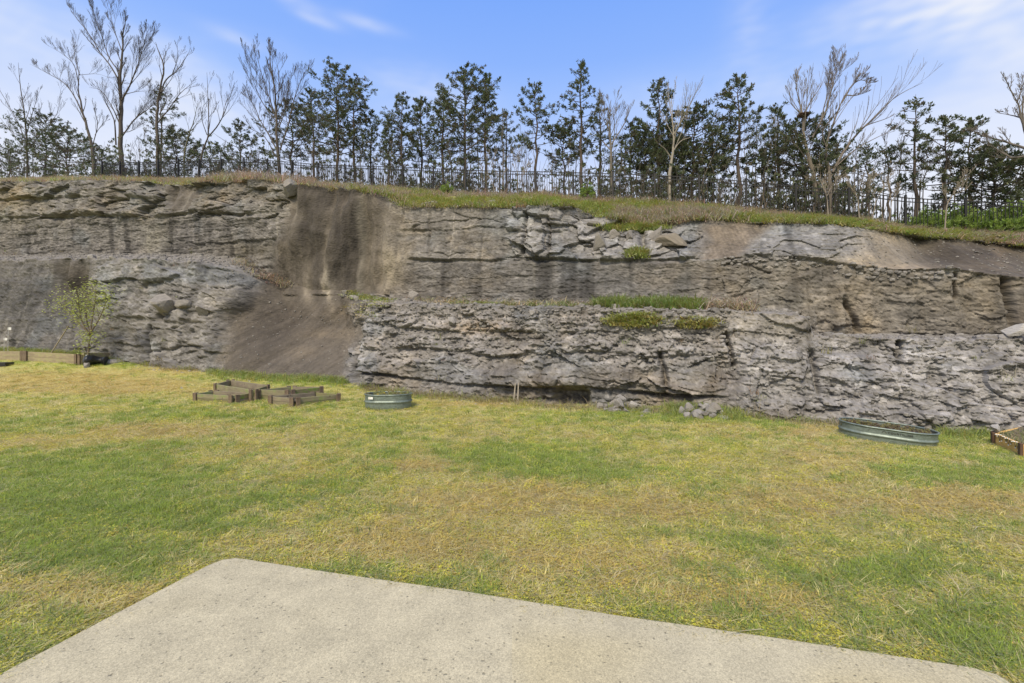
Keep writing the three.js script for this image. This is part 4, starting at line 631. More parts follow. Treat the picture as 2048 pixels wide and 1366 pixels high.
const nestTree = bareTree('bare_tree', 'bare tree carrying a round bird nest in its left fork', 'bare tree', 24, [L([[1628, 350], [1615, 305], [1608, 270], [1606, 235], [1598, 205], [1590, 160]], 0.11, { many: 9 }), L([[1606, 235], [1620, 205], [1640, 175], [1655, 142]], 0.06, { many: 5, lv: 1 }), L([[1606, 232], [1594, 220], [1582, 205], [1580, 175]], 0.05, { many: 7, lv: 1 }), L([[1630, 355], [1600, 300], [1575, 278]], 0.05, { many: 5, lv: 1 })], [1636, 420], { col: [0.19, 0.165, 0.135], many: 6 });
bareTree('bare_tree', 'big bare tree with long limbs sweeping up to the right', 'bare tree', 23.8, [L([[1660, 350], [1652, 300], [1665, 250], [1682, 205], [1694, 180]], 0.1, { many: 8, lv: 1 }), L([[1664, 345], [1690, 300], [1720, 262], [1750, 235], [1790, 195], [1846, 165]], 0.1, { main: 1, many: 9, lv: 1 }), L([[1722, 258], [1735, 250], [1770, 238], [1810, 220]], 0.05, { many: 6, lv: 1 }), L([[1625, 275], [1650, 225], [1662, 185], [1670, 150], [1678, 118]], 0.07, { many: 10 }), L([[1640, 250], [1652, 200], [1668, 160], [1700, 130]], 0.05, { many: 8 }), L([[1684, 205], [1705, 170], [1722, 160], [1738, 165]], 0.06, { many: 10 }), L([[1690, 190], [1715, 190], [1738, 165]], 0.05, { many: 9 }), L([[1655, 300], [1645, 265], [1660, 240], [1680, 215]], 0.05, { many: 6 }), L([[1670, 335], [1710, 300], [1760, 272], [1790, 262]], 0.05, { many: 5 })], [1664, 435], { col: [0.16, 0.135, 0.115], many: 6, trunkFrom: 0.5 });
bareTree('bare_tree', 'gnarled bare tree reaching in from the right edge', 'bare tree', 22.9, [L([[2075, 330], [2062, 290], [2050, 260], [2040, 225], [2026, 190]], 0.15, { many: 6 }), L([[2062, 300], [2030, 290], [2000, 280], [1965, 272], [1950, 265]], 0.09, { many: 8 }), L([[2060, 310], [2025, 315], [1990, 296], [1960, 285]], 0.08, { many: 7 }), L([[2042, 235], [2020, 230], [1990, 225]], 0.05, { many: 6 }), L([[2034, 205], [2042, 180], [2046, 150]], 0.05, { many: 6 }), L([[2028, 192], [2016, 170], [2006, 150]], 0.04, { many: 5 }), L([[2070, 300], [2090, 250], [2100, 200]], 0.1)], [2080, 440], { crook: 0.5, many: 6, col: [0.13, 0.115, 0.1] });
// pale saplings on the near side of the fence
const PALE = [0.25, 0.215, 0.172];
for (const [label, a, foot, limbs] of [
  ['pale leafless sapling on the grass in front of the fence, left of the centre', 19, [990, 398], [L([[988, 380], [984, 365], [975, 345], [982, 320], [972, 300]], 0.035), L([[988, 382], [1000, 360], [1003, 330], [1012, 310]], 0.025), L([[986, 370], [972, 362], [962, 350]], 0.02)]],
  ['slim pale sapling beside the fence under the umbrella-crowned evergreen', 20, [1034, 398], [L([[1034, 380], [1036, 350], [1030, 320], [1040, 300]], 0.03), L([[1035, 372], [1050, 345], [1062, 325]], 0.02)]],
  ['pale many-stemmed sapling in front of the fence below the tree with the nest', 19.5, [1657, 441], [L([[1655, 410], [1652, 388], [1640, 360], [1628, 335]], 0.045), L([[1654, 392], [1665, 370], [1678, 350]], 0.03), L([[1653, 392], [1650, 370], [1655, 345]], 0.03), L([[1660, 420], [1662, 395], [1668, 365], [1690, 340]], 0.03), L([[1640, 365], [1625, 362], [1610, 352]], 0.02)]],
  ['pale twin-stemmed sapling in front of the fence right of the nest tree', 19.5, [1720, 446], [L([[1717, 420], [1715, 395], [1702, 375], [1695, 350]], 0.055), L([[1722, 420], [1725, 398], [1738, 370], [1752, 345]], 0.04), L([[1716, 398], [1722, 370], [1728, 345]], 0.03), L([[1738, 372], [1745, 355], [1760, 350]], 0.02)]],
  ['thin pale sapling leaning right against the fence, between two stockier ones', 19.6, [1742, 448], [L([[1748, 420], [1755, 395], [1768, 375], [1775, 350]], 0.035), L([[1752, 400], [1742, 380], [1740, 360]], 0.02)]],
  ['pale sapling with a Y fork before the bright green bush', 18.6, [1889, 468], [L([[1891, 440], [1894, 410], [1905, 390], [1922, 370], [1935, 345]], 0.045), L([[1895, 405], [1888, 385], [1882, 360]], 0.03), L([[1908, 388], [1925, 382], [1945, 365]], 0.025)]],
  ['short pale sapling by the fence right of the thin leaning one', 19.2, [1778, 452], [L([[1780, 430], [1783, 400], [1776, 370], [1784, 340]], 0.03), L([[1782, 405], [1795, 385], [1800, 365]], 0.02)]],
]) { const B = ray(foot[0], foot[1], a); bareTree('bare_sapling', label, 'sapling', a, limbs, foot, { col: PALE, ground: B[1], many: 6, tip: 0.0045, len: 0.4, wide: 0.65, thin: 0.7 }); }
// slim bare trees crowding behind the fence; nothing tells these apart
{
  const r = rng(606), spots = []; for (const [x0, x1, n, t0, t1] of [[0, 180, 7, 250, 310], [250, 330, 4, 240, 300], [380, 540, 5, 270, 310], [575, 745, 9, 235, 310], [775, 1060, 18, 220, 310], [1060, 1300, 11, 250, 320], [1300, 1480, 7, 260, 330], [1480, 1640, 12, 200, 320], [1680, 1860, 10, 280, 350], [1860, 2048, 6, 300, 360]]) for (let k = 0; k < n; k++) spots.push([x0 + (x1 - x0) * (k + r()) / n, t0 + (t1 - t0) * r()]);
  for (const [px, top] of spots) slimTree('slim_tree', 'slim bare tree crowded among others in the thicket behind the black fence', 'bare tree', 24 + r() * 6, px, top, { w: 0.024 + 0.032 * r(), col: r() < 0.3 ? [0.17, 0.15, 0.122] : [0.09, 0.075, 0.062], many: 7, k: 0.6 }, 'slim bare trees in the thicket');
}
// brushy undergrowth behind the fence
{
  const r = rng(515), m = new MB(), lf = new MB();
  for (let i = 0; i < 4200; i++) {
    const px = -100 + 2300 * r(), a = (px > 1770 ? 25.4 : 23.2) + 6 * r(), P = ray(px, 420, a); P[1] = hillY(P[0], -P[2]) - 0.05; const h = (0.5 + 2.5 * r()) * (0.6 + 0.6 * sst(-0.3, 0.3, noise(px / 90, 3))), dx = (r() - 0.5) * 0.6, dz = (r() - 0.5) * 0.6;
    m.tube([P, [P[0] + dx * h * 0.4, P[1] + h * 0.55, P[2] + dz * h * 0.4], [P[0] + dx * h, P[1] + h, P[2] + dz * h]], [0.014, 0.01, 0.005], 3, r() < 0.35 ? [0.22, 0.18, 0.14] : [0.1, 0.085, 0.068]);
    const dense = sst(0.05, 0.3, noise(px / 120 + 8, 1.5)) + (px > 1240 && px < 1440 ? 1 : 0) + (px > 1540 && px < 1720 ? 1 : 0) + (px < 560 ? 0.4 : 0.16);
    if (r() < 0.22 + dense * 0.75) for (let k = 0; k < 4; k++) spray(lf, r, [P[0] + dx * h + (r() - 0.5) * 0.5, P[1] + h * (0.3 + 0.9 * r()), P[2] + dz * h + (r() - 0.5) * 0.5], [0, 1, 0], 0.15, GREENS);
  }
  tag(add('undergrowth', m.geo(), barkMat), 'tangle of thin stems and brush behind the black fence', 'undergrowth', null, 'stuff');
  tag(add('undergrowth', lf.geo(), leafMat), 'dark evergreen scrub low behind the black fence', 'scrub', null, 'stuff');
}
// leafy bushes
function bush(label, a, px, pyLow, pyTop, half, cols, n, size, ground) {
  const r = rng(Math.round(px * 5 + n)), B = ray(px, pyLow, a); B[1] = (ground ?? hillY(B[0], -B[2])) - 0.05; const t = thing('green_bush', label, 'bush', B), H = ray(px, pyTop, a)[1] - B[1], W = half / F * -B[2], st = new MB(), lf = new MB();
  for (let k = 0; k < 14; k++) { const an = r() * 6.28, q = r(); st.tube([[0, 0, 0], [Math.cos(an) * W * 0.4 * q, H * 0.5, Math.sin(an) * W * 0.4 * q], [Math.cos(an) * W * 0.8 * q, H * (0.95 - 0.4 * q * q), Math.sin(an) * W * 0.8 * q]], [0.02, 0.014, 0.006], 4, [0.16, 0.13, 0.1]); }
  for (let k = 0; k < n; k++) { const an = r() * 6.28, q = Math.sqrt(r()), lump = 0.75 + 0.5 * noise(an * 1.2 + px, q * 3), y = H * (0.1 + 0.9 * Math.pow(r(), 0.7)) * Math.sqrt(Math.max(0.05, 1 - q * q * 0.8)) * lump * 1.1; spray(lf, r, [Math.cos(an) * W * q, y, Math.sin(an) * W * q * 0.7], [Math.cos(an), 0.8, Math.sin(an)], size, cols); }
  add('stem', st.geo(), barkMat, t); add('foliage', lf.geo(), leafMat, t); return t;
}
const LIME = [[0.22, 0.33, 0.05], [0.27, 0.37, 0.07], [0.17, 0.27, 0.045], [0.3, 0.4, 0.09]];
bush('bright green bush behind the fence at the right edge', 23.5, 2010, 478, 404, 80, LIME, 900, 0.13);
bush('bright green bush behind the fence below the flat-boughed evergreen', 23.5, 1892, 472, 408, 72, LIME, 800, 0.13);
bush('small bright green bush by the fence post left of the pale Y sapling', 23.4, 1812, 466, 430, 40, LIME, 200, 0.1);
bush('fresh green bush on the hill in front of the spire-topped evergreen', 21.5, 1174, 398, 366, 15, LIME, 110, 0.09, ray(1174, 398, 21.5)[1]);
bush('tiny light green bush on the hill edge left of the pale sapling', 20.5, 894, 386, 364, 13, LIME, 60, 0.09, ray(894, 386, 20.5)[1]);
// the nest
{
  const P = ray(1606, 229, 24), r = rng(31), t = thing('bird_nest', 'round brown bird nest lodged high in the fork of a bare tree', 'nest', P), m = new MB();
  for (let k = 0; k < 150; k++) { const a = r() * 6.283, b = r() * 1.6, R = 0.17 + 0.03 * r(), y = -0.03 - 0.13 * Math.cos(b * 0.9) * r() + 0.05, q = R * (0.55 + 0.45 * Math.sin(b)); const p = [Math.cos(a) * q, y, Math.sin(a) * q], e = [p[0] - Math.sin(a) * 0.14 + (r() - 0.5) * 0.06, y + (r() - 0.5) * 0.06, p[2] + Math.cos(a) * 0.14]; m.tube([p, V(p, e, 0.5).map((v, i) => i === 1 ? v : v * 1.06), e], [0.008, 0.009, 0.005], 3, [0.13, 0.085, 0.06]); }
  add('twig_rim', m.geo(), barkMat, t);
  const bowl = new THREE.SphereGeometry(0.16, 14, 8, 0, 6.2832, Math.PI * 0.5, Math.PI * 0.5); bowl.scale(1, 0.9, 1); add('bowl', bowl, std({ color: C(0.09, 0.06, 0.045), side: THREE.DoubleSide }), t);
}

// ---------------------------------------------------------------- grass and brush on the ledges and the hill
{
  const r = rng(99), green = [], dry = [], rust = [];
  const col = (a, b, t) => [0, 1, 2].map((k) => lerp(a[k], b[k], t) * (0.8 + 0.4 * r()));
  const G0 = [0.19, 0.26, 0.045], Y0 = [0.38, 0.36, 0.08], D0 = [0.46, 0.37, 0.22], R0 = [0.33, 0.265, 0.19];
  for (let i = 0; i < 30000; i++) { // hillside turf
    const px = -60 + 2200 * r(), t = Math.pow(r(), 1.1), P = onWall(px, 5, t), s = P[0] * T[0] + P[2] * T[2];
    const lush = (px > 700 ? 1 : 0.15) * sst(-0.25, 0.3, noise(s * 0.45 + 3, t * 3) + (px > 1100 && px < 1500 ? 0.45 : 0.28) - (t > 0.55 ? 0.5 : 0));
    if (r() < lush) green.push([P[0], P[1], P[2], 1.6 + r(), (0.7 + 0.8 * r()) * (px > 1700 ? 0.5 : 1), ...col(G0, Y0, 0.25 + 0.6 * r())]); else if (r() < 0.36) dry.push([P[0], P[1], P[2], 1.4 + r(), 0.45 + 0.6 * r(), ...col(D0, R0, r())]);
  }
  for (const [x0, x1, n, t0, t1, h] of [[420, 625, 420, 0, 0.3, 1.3], [600, 800, 260, 0, 0.35, 1.0], [760, 1000, 150, 0.5, 1, 1.3], [1000, 1400, 160, 0.75, 1, 1.3], [1230, 1420, 260, 0, 0.25, 1.0], [1400, 1800, 160, 0.6, 1, 0.8], [1850, 2300, 260, 0, 0.5, 0.5], [-60, 420, 160, 0.1, 1, 0.8], [1350, 1460, 120, 0, 0.4, 1.0]]) for (let i = 0; i < n; i++) { const px = lerp(x0, x1, r()), P = onWall(px, 5, lerp(t0, t1, r())); rust.push([P[0], P[1], P[2], 1.2 + r(), h * (0.6 + 0.9 * r()), ...(px > 1900 ? col([0.27, 0.16, 0.1], R0, r()) : col(R0, D0, r() * 0.7))]); }
  const on = (x0, x1, y0, y1, n, g, h, list) => { for (let i = 0; i < n; i++) { const px = lerp(x0, x1, r()), py = lerp(y0, y1, r()), q = 2 * (px - (x0 + x1) / 2) / (x1 - x0); const q2 = 2 * (py - (y0 + y1) / 2) / (y1 - y0); if (q * q + q2 * q2 > 0.55 + 0.5 * r()) continue; const P = wallAt(px, py); list.push([P[0], P[1], P[2], 1.3 + r(), h * (0.6 + 0.8 * r()), ...(list === rust ? col(R0, D0, r()) : col(G0, Y0, g + (1 - g) * 0.6 * r()))]); } };
  const ledge = (x0, x1, n, g, h, list, t0 = 0.25, t1 = 0.98) => { for (let i = 0; i < n; i++) { const px = lerp(x0, x1, r()), P = onWall(px, 2, lerp(t0, t1, r())); list.push([P[0], P[1], P[2], 1.4 + r(), h * (0.6 + 0.8 * r()) * (0.5 + sst(-0.4, 0.4, noise(px / 25, 4))), ...(list === rust ? col(R0, D0, r()) : col(G0, Y0, g * r()))]); } };
  ledge(1195, 1400, 1500, 0.3, 1.9, green); ledge(900, 1200, 260, 0.7, 0.6, green); ledge(690, 790, 90, 0.9, 0.7, green); ledge(1380, 1500, 130, 1, 0.8, rust); ledge(820, 1500, 160, 1, 0.6, rust); ledge(480, 580, 60, 1, 0.6, rust);
  on(1208, 1330, 628, 660, 400, 0.75, 0.75, green); on(1335, 1440, 636, 662, 170, 0.9, 0.7, green); on(1190, 1345, 452, 464, 420, 0.3, 1.2, green); on(1250, 1300, 500, 522, 130, 0.3, 1, green); on(1215, 1400, 425, 452, 420, 1, 1.1, rust); on(820, 900, 404, 415, 160, 0.6, 1, green); on(940, 1010, 402, 413, 120, 0.6, 1, green); on(690, 780, 590, 640, 70, 1, 0.5, green); on(1370, 1500, 430, 445, 240, 1, 1.2, rust);
  for (let i = 0; i < 420; i++) { const px = -60 + 2160 * r(), g = r() < 0.5 ? 3 : 1; if (px > 430 && px < 800) continue; if (noise(px / 45, g * 9) < 0.12) continue; const P = onWall(px, g, g === 3 ? 0.0 + 0.12 * r() : r()); (r() < 0.35 ? green : rust).push([P[0], P[1], P[2], 0.5 + 0.6 * r(), 0.4 + 0.6 * r(), ...(r() < 0.35 ? col(G0, Y0, r()) : col(R0, D0, r()))]); }
  for (let i = 0; i < 500; i++) { const px = -60 + 2160 * r(); if (noise(px / 30, 77) < 0.05) continue; const P = onWall(px, 4, 0.97 + 0.03 * r()); rust.push([P[0], P[1], P[2], 0.9 + 0.7 * r(), 0.5 + 0.6 * r(), ...col(R0, D0, r())]); }
  scatter('grass', 'green grass growing on the hillside and rock ledges above the cliff', 'grass', tuft(11, 12, 0.09, 0.09, 0.005, 0.9), green);
  scatter('dry_grass', 'dry pale grass on the hillside above the cliff', 'dry grass', tuft(12, 11, 0.14, 0.1, 0.005, 1.0), dry);
  scatter('dry_brush', 'reddish dead weeds and brush along the cliff top', 'brush', tuft(13, 12, 0.2, 0.16, 0.005, 0.8), rust);
}

// ---------------------------------------------------------------- loose stone
function stoneGeo(seed, flat = 0.7) {
  const g0 = new THREE.IcosahedronGeometry(0.5, 3), p = g0.attributes.position, r = rng(seed), cuts = [];
  for (let k = 0; k < 11; k++) { const a = r() * 6.283, b = Math.acos(2 * r() - 1); cuts.push([Math.sin(b) * Math.cos(a), Math.cos(b), Math.sin(b) * Math.sin(a), 0.23 + 0.17 * r()]); }
  for (let i = 0; i < p.count; i++) { let v = [p.getX(i), p.getY(i), p.getZ(i)]; for (const [x, y, z, d] of cuts) { const e = v[0] * x + v[1] * y + v[2] * z - d; if (e > 0) v = [v[0] - x * e, v[1] - y * e, v[2] - z * e]; } const n = 1 + 0.06 * noise(v[0] * 7 + v[2] * 3 + seed, v[1] * 7 - v[2] * 4); p.setXYZ(i, v[0] * n, v[1] * n * flat, v[2] * n); }
  g0.computeVertexNormals(); const uv = []; for (let i = 0; i < p.count; i++) uv.push(p.getX(i) + p.getZ(i) * 0.4, p.getY(i) + p.getZ(i) * 0.6); g0.setAttribute('uv', new THREE.Float32BufferAttribute(uv, 2)); return g0;
}
const STONES = [1, 2, 3, 4, 5].map((k) => stoneGeo(k * 71, 0.55 + 0.09 * k));
const stoneMats = [[0.27, 0.25, 0.225], [0.33, 0.31, 0.285], [0.18, 0.165, 0.15], [0.23, 0.2, 0.155], [0.45, 0.43, 0.4]].map((c) => std({ color: C(...c), map: rockTone, bumpMap: rockBump, bumpScale: 0.02 }));
const sr = rng(808);
function stone(label, P, w, h, group, m = Math.floor(sr() * 3), dz = 1) {
  const o = new THREE.Mesh(STONES[Math.floor(sr() * 5)], stoneMats[m]); o.name = numbered('rock'); o.castShadow = o.receiveShadow = true; scene.add(o);
  o.scale.set(w, h / 0.62, w * (0.7 + 0.5 * sr()) * dz); o.rotation.set((sr() - 0.5) * 0.6, sr() * 6.283, (sr() - 0.5) * 0.6); o.position.set(P[0], P[1], P[2]); return tag(o, label, 'rock', group);
}
{
  for (let k = 0; k < 22; k++) stone('single small rock fallen on the turf between the two loose heaps', onLawn(1190 + 300 * sr(), 822 + 12 * sr()), 0.05 + 0.1 * sr() * sr(), 0.06, 'small rocks fallen between the heaps', 1);
  const pile = (n, cx, cy, rx, ry, label, group, size) => { for (let k = 0; k < n; k++) { const a = sr() * 6.283, q = Math.sqrt(sr()), px = cx + Math.cos(a) * q * rx, py = cy + Math.sin(a) * q * ry, P = onLawn(px, py), w = size * (0.5 + 0.9 * sr() * sr()); P[1] += w * 0.2 + 0.24 * (1 - q) * sr(); stone(label, P, w, w * (0.5 + 0.3 * sr()), group, [0, 1, 1, 4, 1][Math.floor(sr() * 5)]); } };
  pile(26, 1240, 818, 40, 8, 'grey limestone chunk in the loose heap below the cliff overhang', 'loose rocks heaped below the overhang', 0.24);
  pile(26, 1402, 829, 46, 12, 'pale limestone chunk in the heap on the grassy bank left of the big oval tank', 'loose rocks heaped on the grassy bank', 0.24);
  stone('large flat grey rock tilted on the grass right of the overhang heap', onLawn(1293, 826), 0.36, 0.2, null, 1);
  stone('squarish pale rock standing behind the large flat one by the overhang', onLawn(1283, 813), 0.24, 0.14, null, 1);
  stone('long pale slab leaning downhill at the right end of the bank heap', onLawn(1442, 836), 0.34, 0.12, null, 4);
  stone('dark round rock at the foot of the cliff beside the two leaning sticks', onLawn(993, 790), 0.17, 0.13, null, 2);
  stone('upright pale splinter of rock at the top of the overhang heap', onLawn(1234, 803), 0.16, 0.26, null, 1);
  stone('single whitish rock beyond the small round tank', onLawn(781, 788), 0.15, 0.1, null, 1);
  stone('lone white stone lying on the lawn near the left wooden beds', onLawn(364, 778), 0.13, 0.08, null, 4);
  stone('small white stone on the lawn left of the big oval tank', onLawn(1522, 862), 0.1, 0.05, null, 4);
  stone('bright pebble in the grass just beyond the patio edge on the right', onLawn(1442, 1217), 0.022, 0.016, null, 4);
  stone('dark grey rock lying on the lawn close beyond the patio edge', onLawn(953, 1133), 0.05, 0.04, null, 2);
  stone('flat white stone at the grass edge above the wooden beds', onLawn(498, 762), 0.1, 0.06, null, 4);
  stone('pale flat rock on the bare soil right of the big oval tank', onLawn(1868, 868), 0.22, 0.07, null, 1);
  stone('grey block of stone at the foot of the cliff right of the sapling', onLawn(228, 724), 0.5, 0.28, null, 1);
  stone('rounded grey stone in the brown soil at the cliff foot near the right tank', onLawn(1668, 850), 0.28, 0.22, null, 0);
  for (let k = 0; k < 26; k++) stone('small pale stone scattered in weeds at the cliff foot beyond the small tank', onLawn(715 + 110 * sr(), 770 + 22 * sr()), 0.05 + 0.07 * sr(), 0.05, 'small stones beyond the small tank', 1);
  // boulders up on the rock
  const up = (label, px, py, w, h, m, dx = 0) => { const P = wallAt(px, py); P[0] += N[0] * dx; P[2] += N[2] * dx; stone(label, P, w, h, null, m); };
  up('big dark boulder on the ledge where the soil chute meets the cliff', 828, 598, 0.6, 0.34, 0); up('flat boulder leaning beside the big dark one on the ledge', 812, 602, 0.4, 0.2, 0);
  up('lower stone of the small cairn on the cliff ledge', 900, 604, 0.2, 0.16, 0); up('top stone of the small cairn on the cliff ledge', 899, 595, 0.17, 0.1, 1);
  up('big pale slab of rock jutting from the left cliff above a dark hole', 335, 612, 1.05, 0.5, 0, 0.05); up('pale angular block beside the jutting slab on the left cliff', 372, 612, 0.5, 0.4, 0, 0.05); up('squarish stone set in the left cliff right of the jutting slab', 404, 622, 0.45, 0.3, 0);
  up('pale boulder in the broken rock under the grassy hump', 1310, 478, 0.5, 0.6, 0, 0.0); up('brown overhanging boulder right of the pale one under the hump', 1345, 484, 0.8, 0.4, 3, 0.05); up('flat grey rock lying on the grass strip above the broken rock', 1188, 452, 0.45, 0.16, 0);
 
  up('grey block of the broken rock band below the grass strip, largest', 1230, 476, 0.42, 0.36, 0, 0.0); up('split grey block at the right of the broken rock band', 1262, 478, 0.35, 0.35, 0, 0.1); up('grey block perched low in the broken rock band', 1200, 492, 0.4, 0.4, 0, 0.1);
  up('flaky brown rock shelf under dead grass at the cliff top', 585, 368, 1.5, 0.3, 3, 0.2); up('grey boulder at the cliff top just left of the dark chute', 585, 382, 0.9, 0.5, 0, 0.1);
  up('grey flat rock at the edge of the cliff top left of the pale sapling', 920, 402, 0.6, 0.2, 0, 0);
  up('lone grey rock on the slope of the jagged cliff below the cairn', 908, 645, 0.28, 0.24, 1, 0.1);
  for (const [px, t, w, h, m, lab] of [[842, 0.2, 1.5, 0.3, 2, 'dark flat rock shelf poking out of the hill edge, left one'], [905, 0.24, 1.3, 0.26, 2, 'dark flat rock shelf poking out of the hill edge, middle one'], [975, 0.22, 1.5, 0.3, 0, 'grey flat rock shelf at the hill edge below the pale left sapling'], [860, 0.06, 0.9, 0.16, 1, 'pale flat slab lying at the very lip of the cliff']]) { const Q = onWall(px, 5, t), o = stone(lab, Q, w, h, null, m, 0.6); o.rotation.set(0.05, 0.3, -0.03); }
  const P = onWall(2034, 2, 0.3); stone('bundle-like white rock on the ledge at the right edge', [P[0], P[1] + 0.1, P[2]], 0.5, 0.16, null, 4);
}
// rubble and scree: past counting
{
  const r = rng(717), list = [], sc = (px, g, t, w, lift = 0) => { const P = onWall(px, g, t), c = 0.15 + 0.12 * r(); list.push([P[0] + (r() - 0.5) * 0.05, P[1] + lift, P[2] + (r() - 0.5) * 0.05, w, w * (0.6 + 0.8 * r()), c * 1.02, c * 0.96, c * 0.88]); };
  for (let i = 0; i < 2000; i++) { const px = -200 + 2400 * r(); if (px > 440 && px < 690) continue; sc(px, 2, Math.pow(r(), 0.8), 0.04 + 0.3 * r() * r() * r()); }
  for (let i = 0; i < 900; i++) sc(-200 + 720 * r(), 2, 0.1 + 0.9 * r(), 0.04 + 0.22 * r() * r() * r(), 0.0);
  for (let i = 0; i < 1500; i++) sc(715 + 760 * r(), 1, 0.35 + 0.65 * Math.sqrt(r()), 0.04 + 0.18 * r() * r() * r());
  for (let i = 0; i < 500; i++) sc(1470 + 600 * r(), 1, r(), 0.04 + 0.1 * r() * r());
  for (let i = 0; i < 160; i++) sc(1440 + 470 * r(), 3, 0.82 + 0.18 * r(), 0.04 + 0.1 * r());
  for (let i = 0; i < 260; i++) { sc(440 + 270 * r(), 1, r(), 0.03 + 0.1 * r() * r() * r()); sc(1700 + 380 * r(), 4, r(), 0.03 + 0.1 * r() * r() * r()); }
  for (let i = 0; i < 1500; i++) { const px = 200 + 1900 * r(), P = onLawn(px, yBase(px) + 13 * r() * r() + 1), c = 0.2 + 0.2 * r(), w = 0.025 + 0.1 * r() * r() * r(); list.push([P[0], P[1], P[2], w, w, c, c * 0.95, c * 0.87]); }
  const g = new THREE.IcosahedronGeometry(0.5, 1), p = g.attributes.position; for (let i = 0; i < p.count; i++) { const v = [p.getX(i), p.getY(i), p.getZ(i)], q = 1 + 0.5 * noise(v[0] * 2.7 + 5, v[1] * 2.7 + v[2] * 2.1); p.setXYZ(i, clamp(v[0] * q, -0.42, 0.42), clamp(v[1] * q * 0.7, -0.25, 0.25), clamp(v[2] * q, -0.4, 0.4)); } g.computeVertexNormals();
  scatter('rubble', 'broken grey rubble strewn over the ledges and ragged rock', 'rubble', g, list, std({ color: 0xffffff, roughness: 0.95 }));
}

// ---------------------------------------------------------------- wooden raised beds
function woodTex(seed, base, green) {
  const cv = document.createElement('canvas'); cv.width = 1024; cv.height = 256; const x = cv.getContext('2d'), r = rng(seed), im = x.createImageData(1024, 256);
  for (let j = 0; j < 256; j++) for (let i = 0; i < 1024; i++) {
    const w = j + 10 * noise(i / 190 + seed, j / 80), gr = 0.5 * noise(i / 260 + 3, w / 3.2) + 0.35 * noise(i / 90, w / 9 + seed) + 0.2 * noise(i / 14, w / 2), b = fbm(i / 160 + seed * 3, j / 70, 3), k = 1 + 0.26 * gr + 0.2 * b, a = (j * 1024 + i) * 4, g = green * sst(-0.1, 0.5, b + 0.4 * noise(i / 45, j / 60 + 9));
    let knot = 1; im.data[a] = 255 * clamp(base[0] * k * (1 - 0.22 * g), 0, 1); im.data[a + 1] = 255 * clamp(base[1] * k * (1 + 0.0 * g), 0, 1); im.data[a + 2] = 255 * clamp(base[2] * k * (1 - 0.4 * g), 0, 1); im.data[a + 3] = 255;
  }
  x.putImageData(im, 0, 0);
  for (let k = 0; k < 5; k++) { const cx = r() * 1024, cy = r() * 256; for (let q = 0; q < 3; q++) { x.fillStyle = `rgba(50,36,24,${0.25 + 0.15 * q})`; x.beginPath(); x.ellipse(cx, cy, 13 - q * 3.5, 9 - q * 2.5, 0, 0, 6.3); x.fill(); } }
  const t = new THREE.CanvasTexture(cv); t.colorSpace = THREE.SRGBColorSpace; t.wrapS = t.wrapT = THREE.RepeatWrapping; return t;
}
const boardMat = [[11, [0.47, 0.45, 0.32], 1], [12, [0.52, 0.49, 0.39], 0.6], [13, [0.5, 0.46, 0.39], 0.2]].map(([s, b, g]) => { const t = woodTex(s, b, g); return std({ map: t, bumpMap: t, bumpScale: 0.004, roughness: 0.85 }); });
const postMat = std({ map: woodTex(21, [0.42, 0.36, 0.3], 0.1), roughness: 0.85 });
const timberMat = std({ map: woodTex(23, [0.58, 0.53, 0.43], 0.3), roughness: 0.85 });
const yellowMat = std({ map: woodTex(25, [0.84, 0.68, 0.4], 0.0), roughness: 0.8 });
const redMat = std({ map: woodTex(27, [0.36, 0.27, 0.21], 0.05), roughness: 0.8 });
const earthMat = std({ color: C(0.095, 0.075, 0.055), roughness: 1, bumpMap: soilBump, bumpScale: 0.03 });
const beam = (L, H, W) => { const g = new RoundedBoxGeometry(L, H, W, 1, Math.min(0.006, H * 0.1)); const p = g.attributes.position, n = g.attributes.normal, uv = []; for (let i = 0; i < p.count; i++) { const ay = Math.abs(n.getY(i)); uv.push(p.getX(i) / 1.6 + (Math.abs(n.getX(i)) > 0.7 ? p.getZ(i) : 0), (ay > 0.7 ? p.getZ(i) : p.getY(i)) / 0.4 + L); } g.setAttribute('uv', new THREE.Float32BufferAttribute(uv, 2)); return g; };
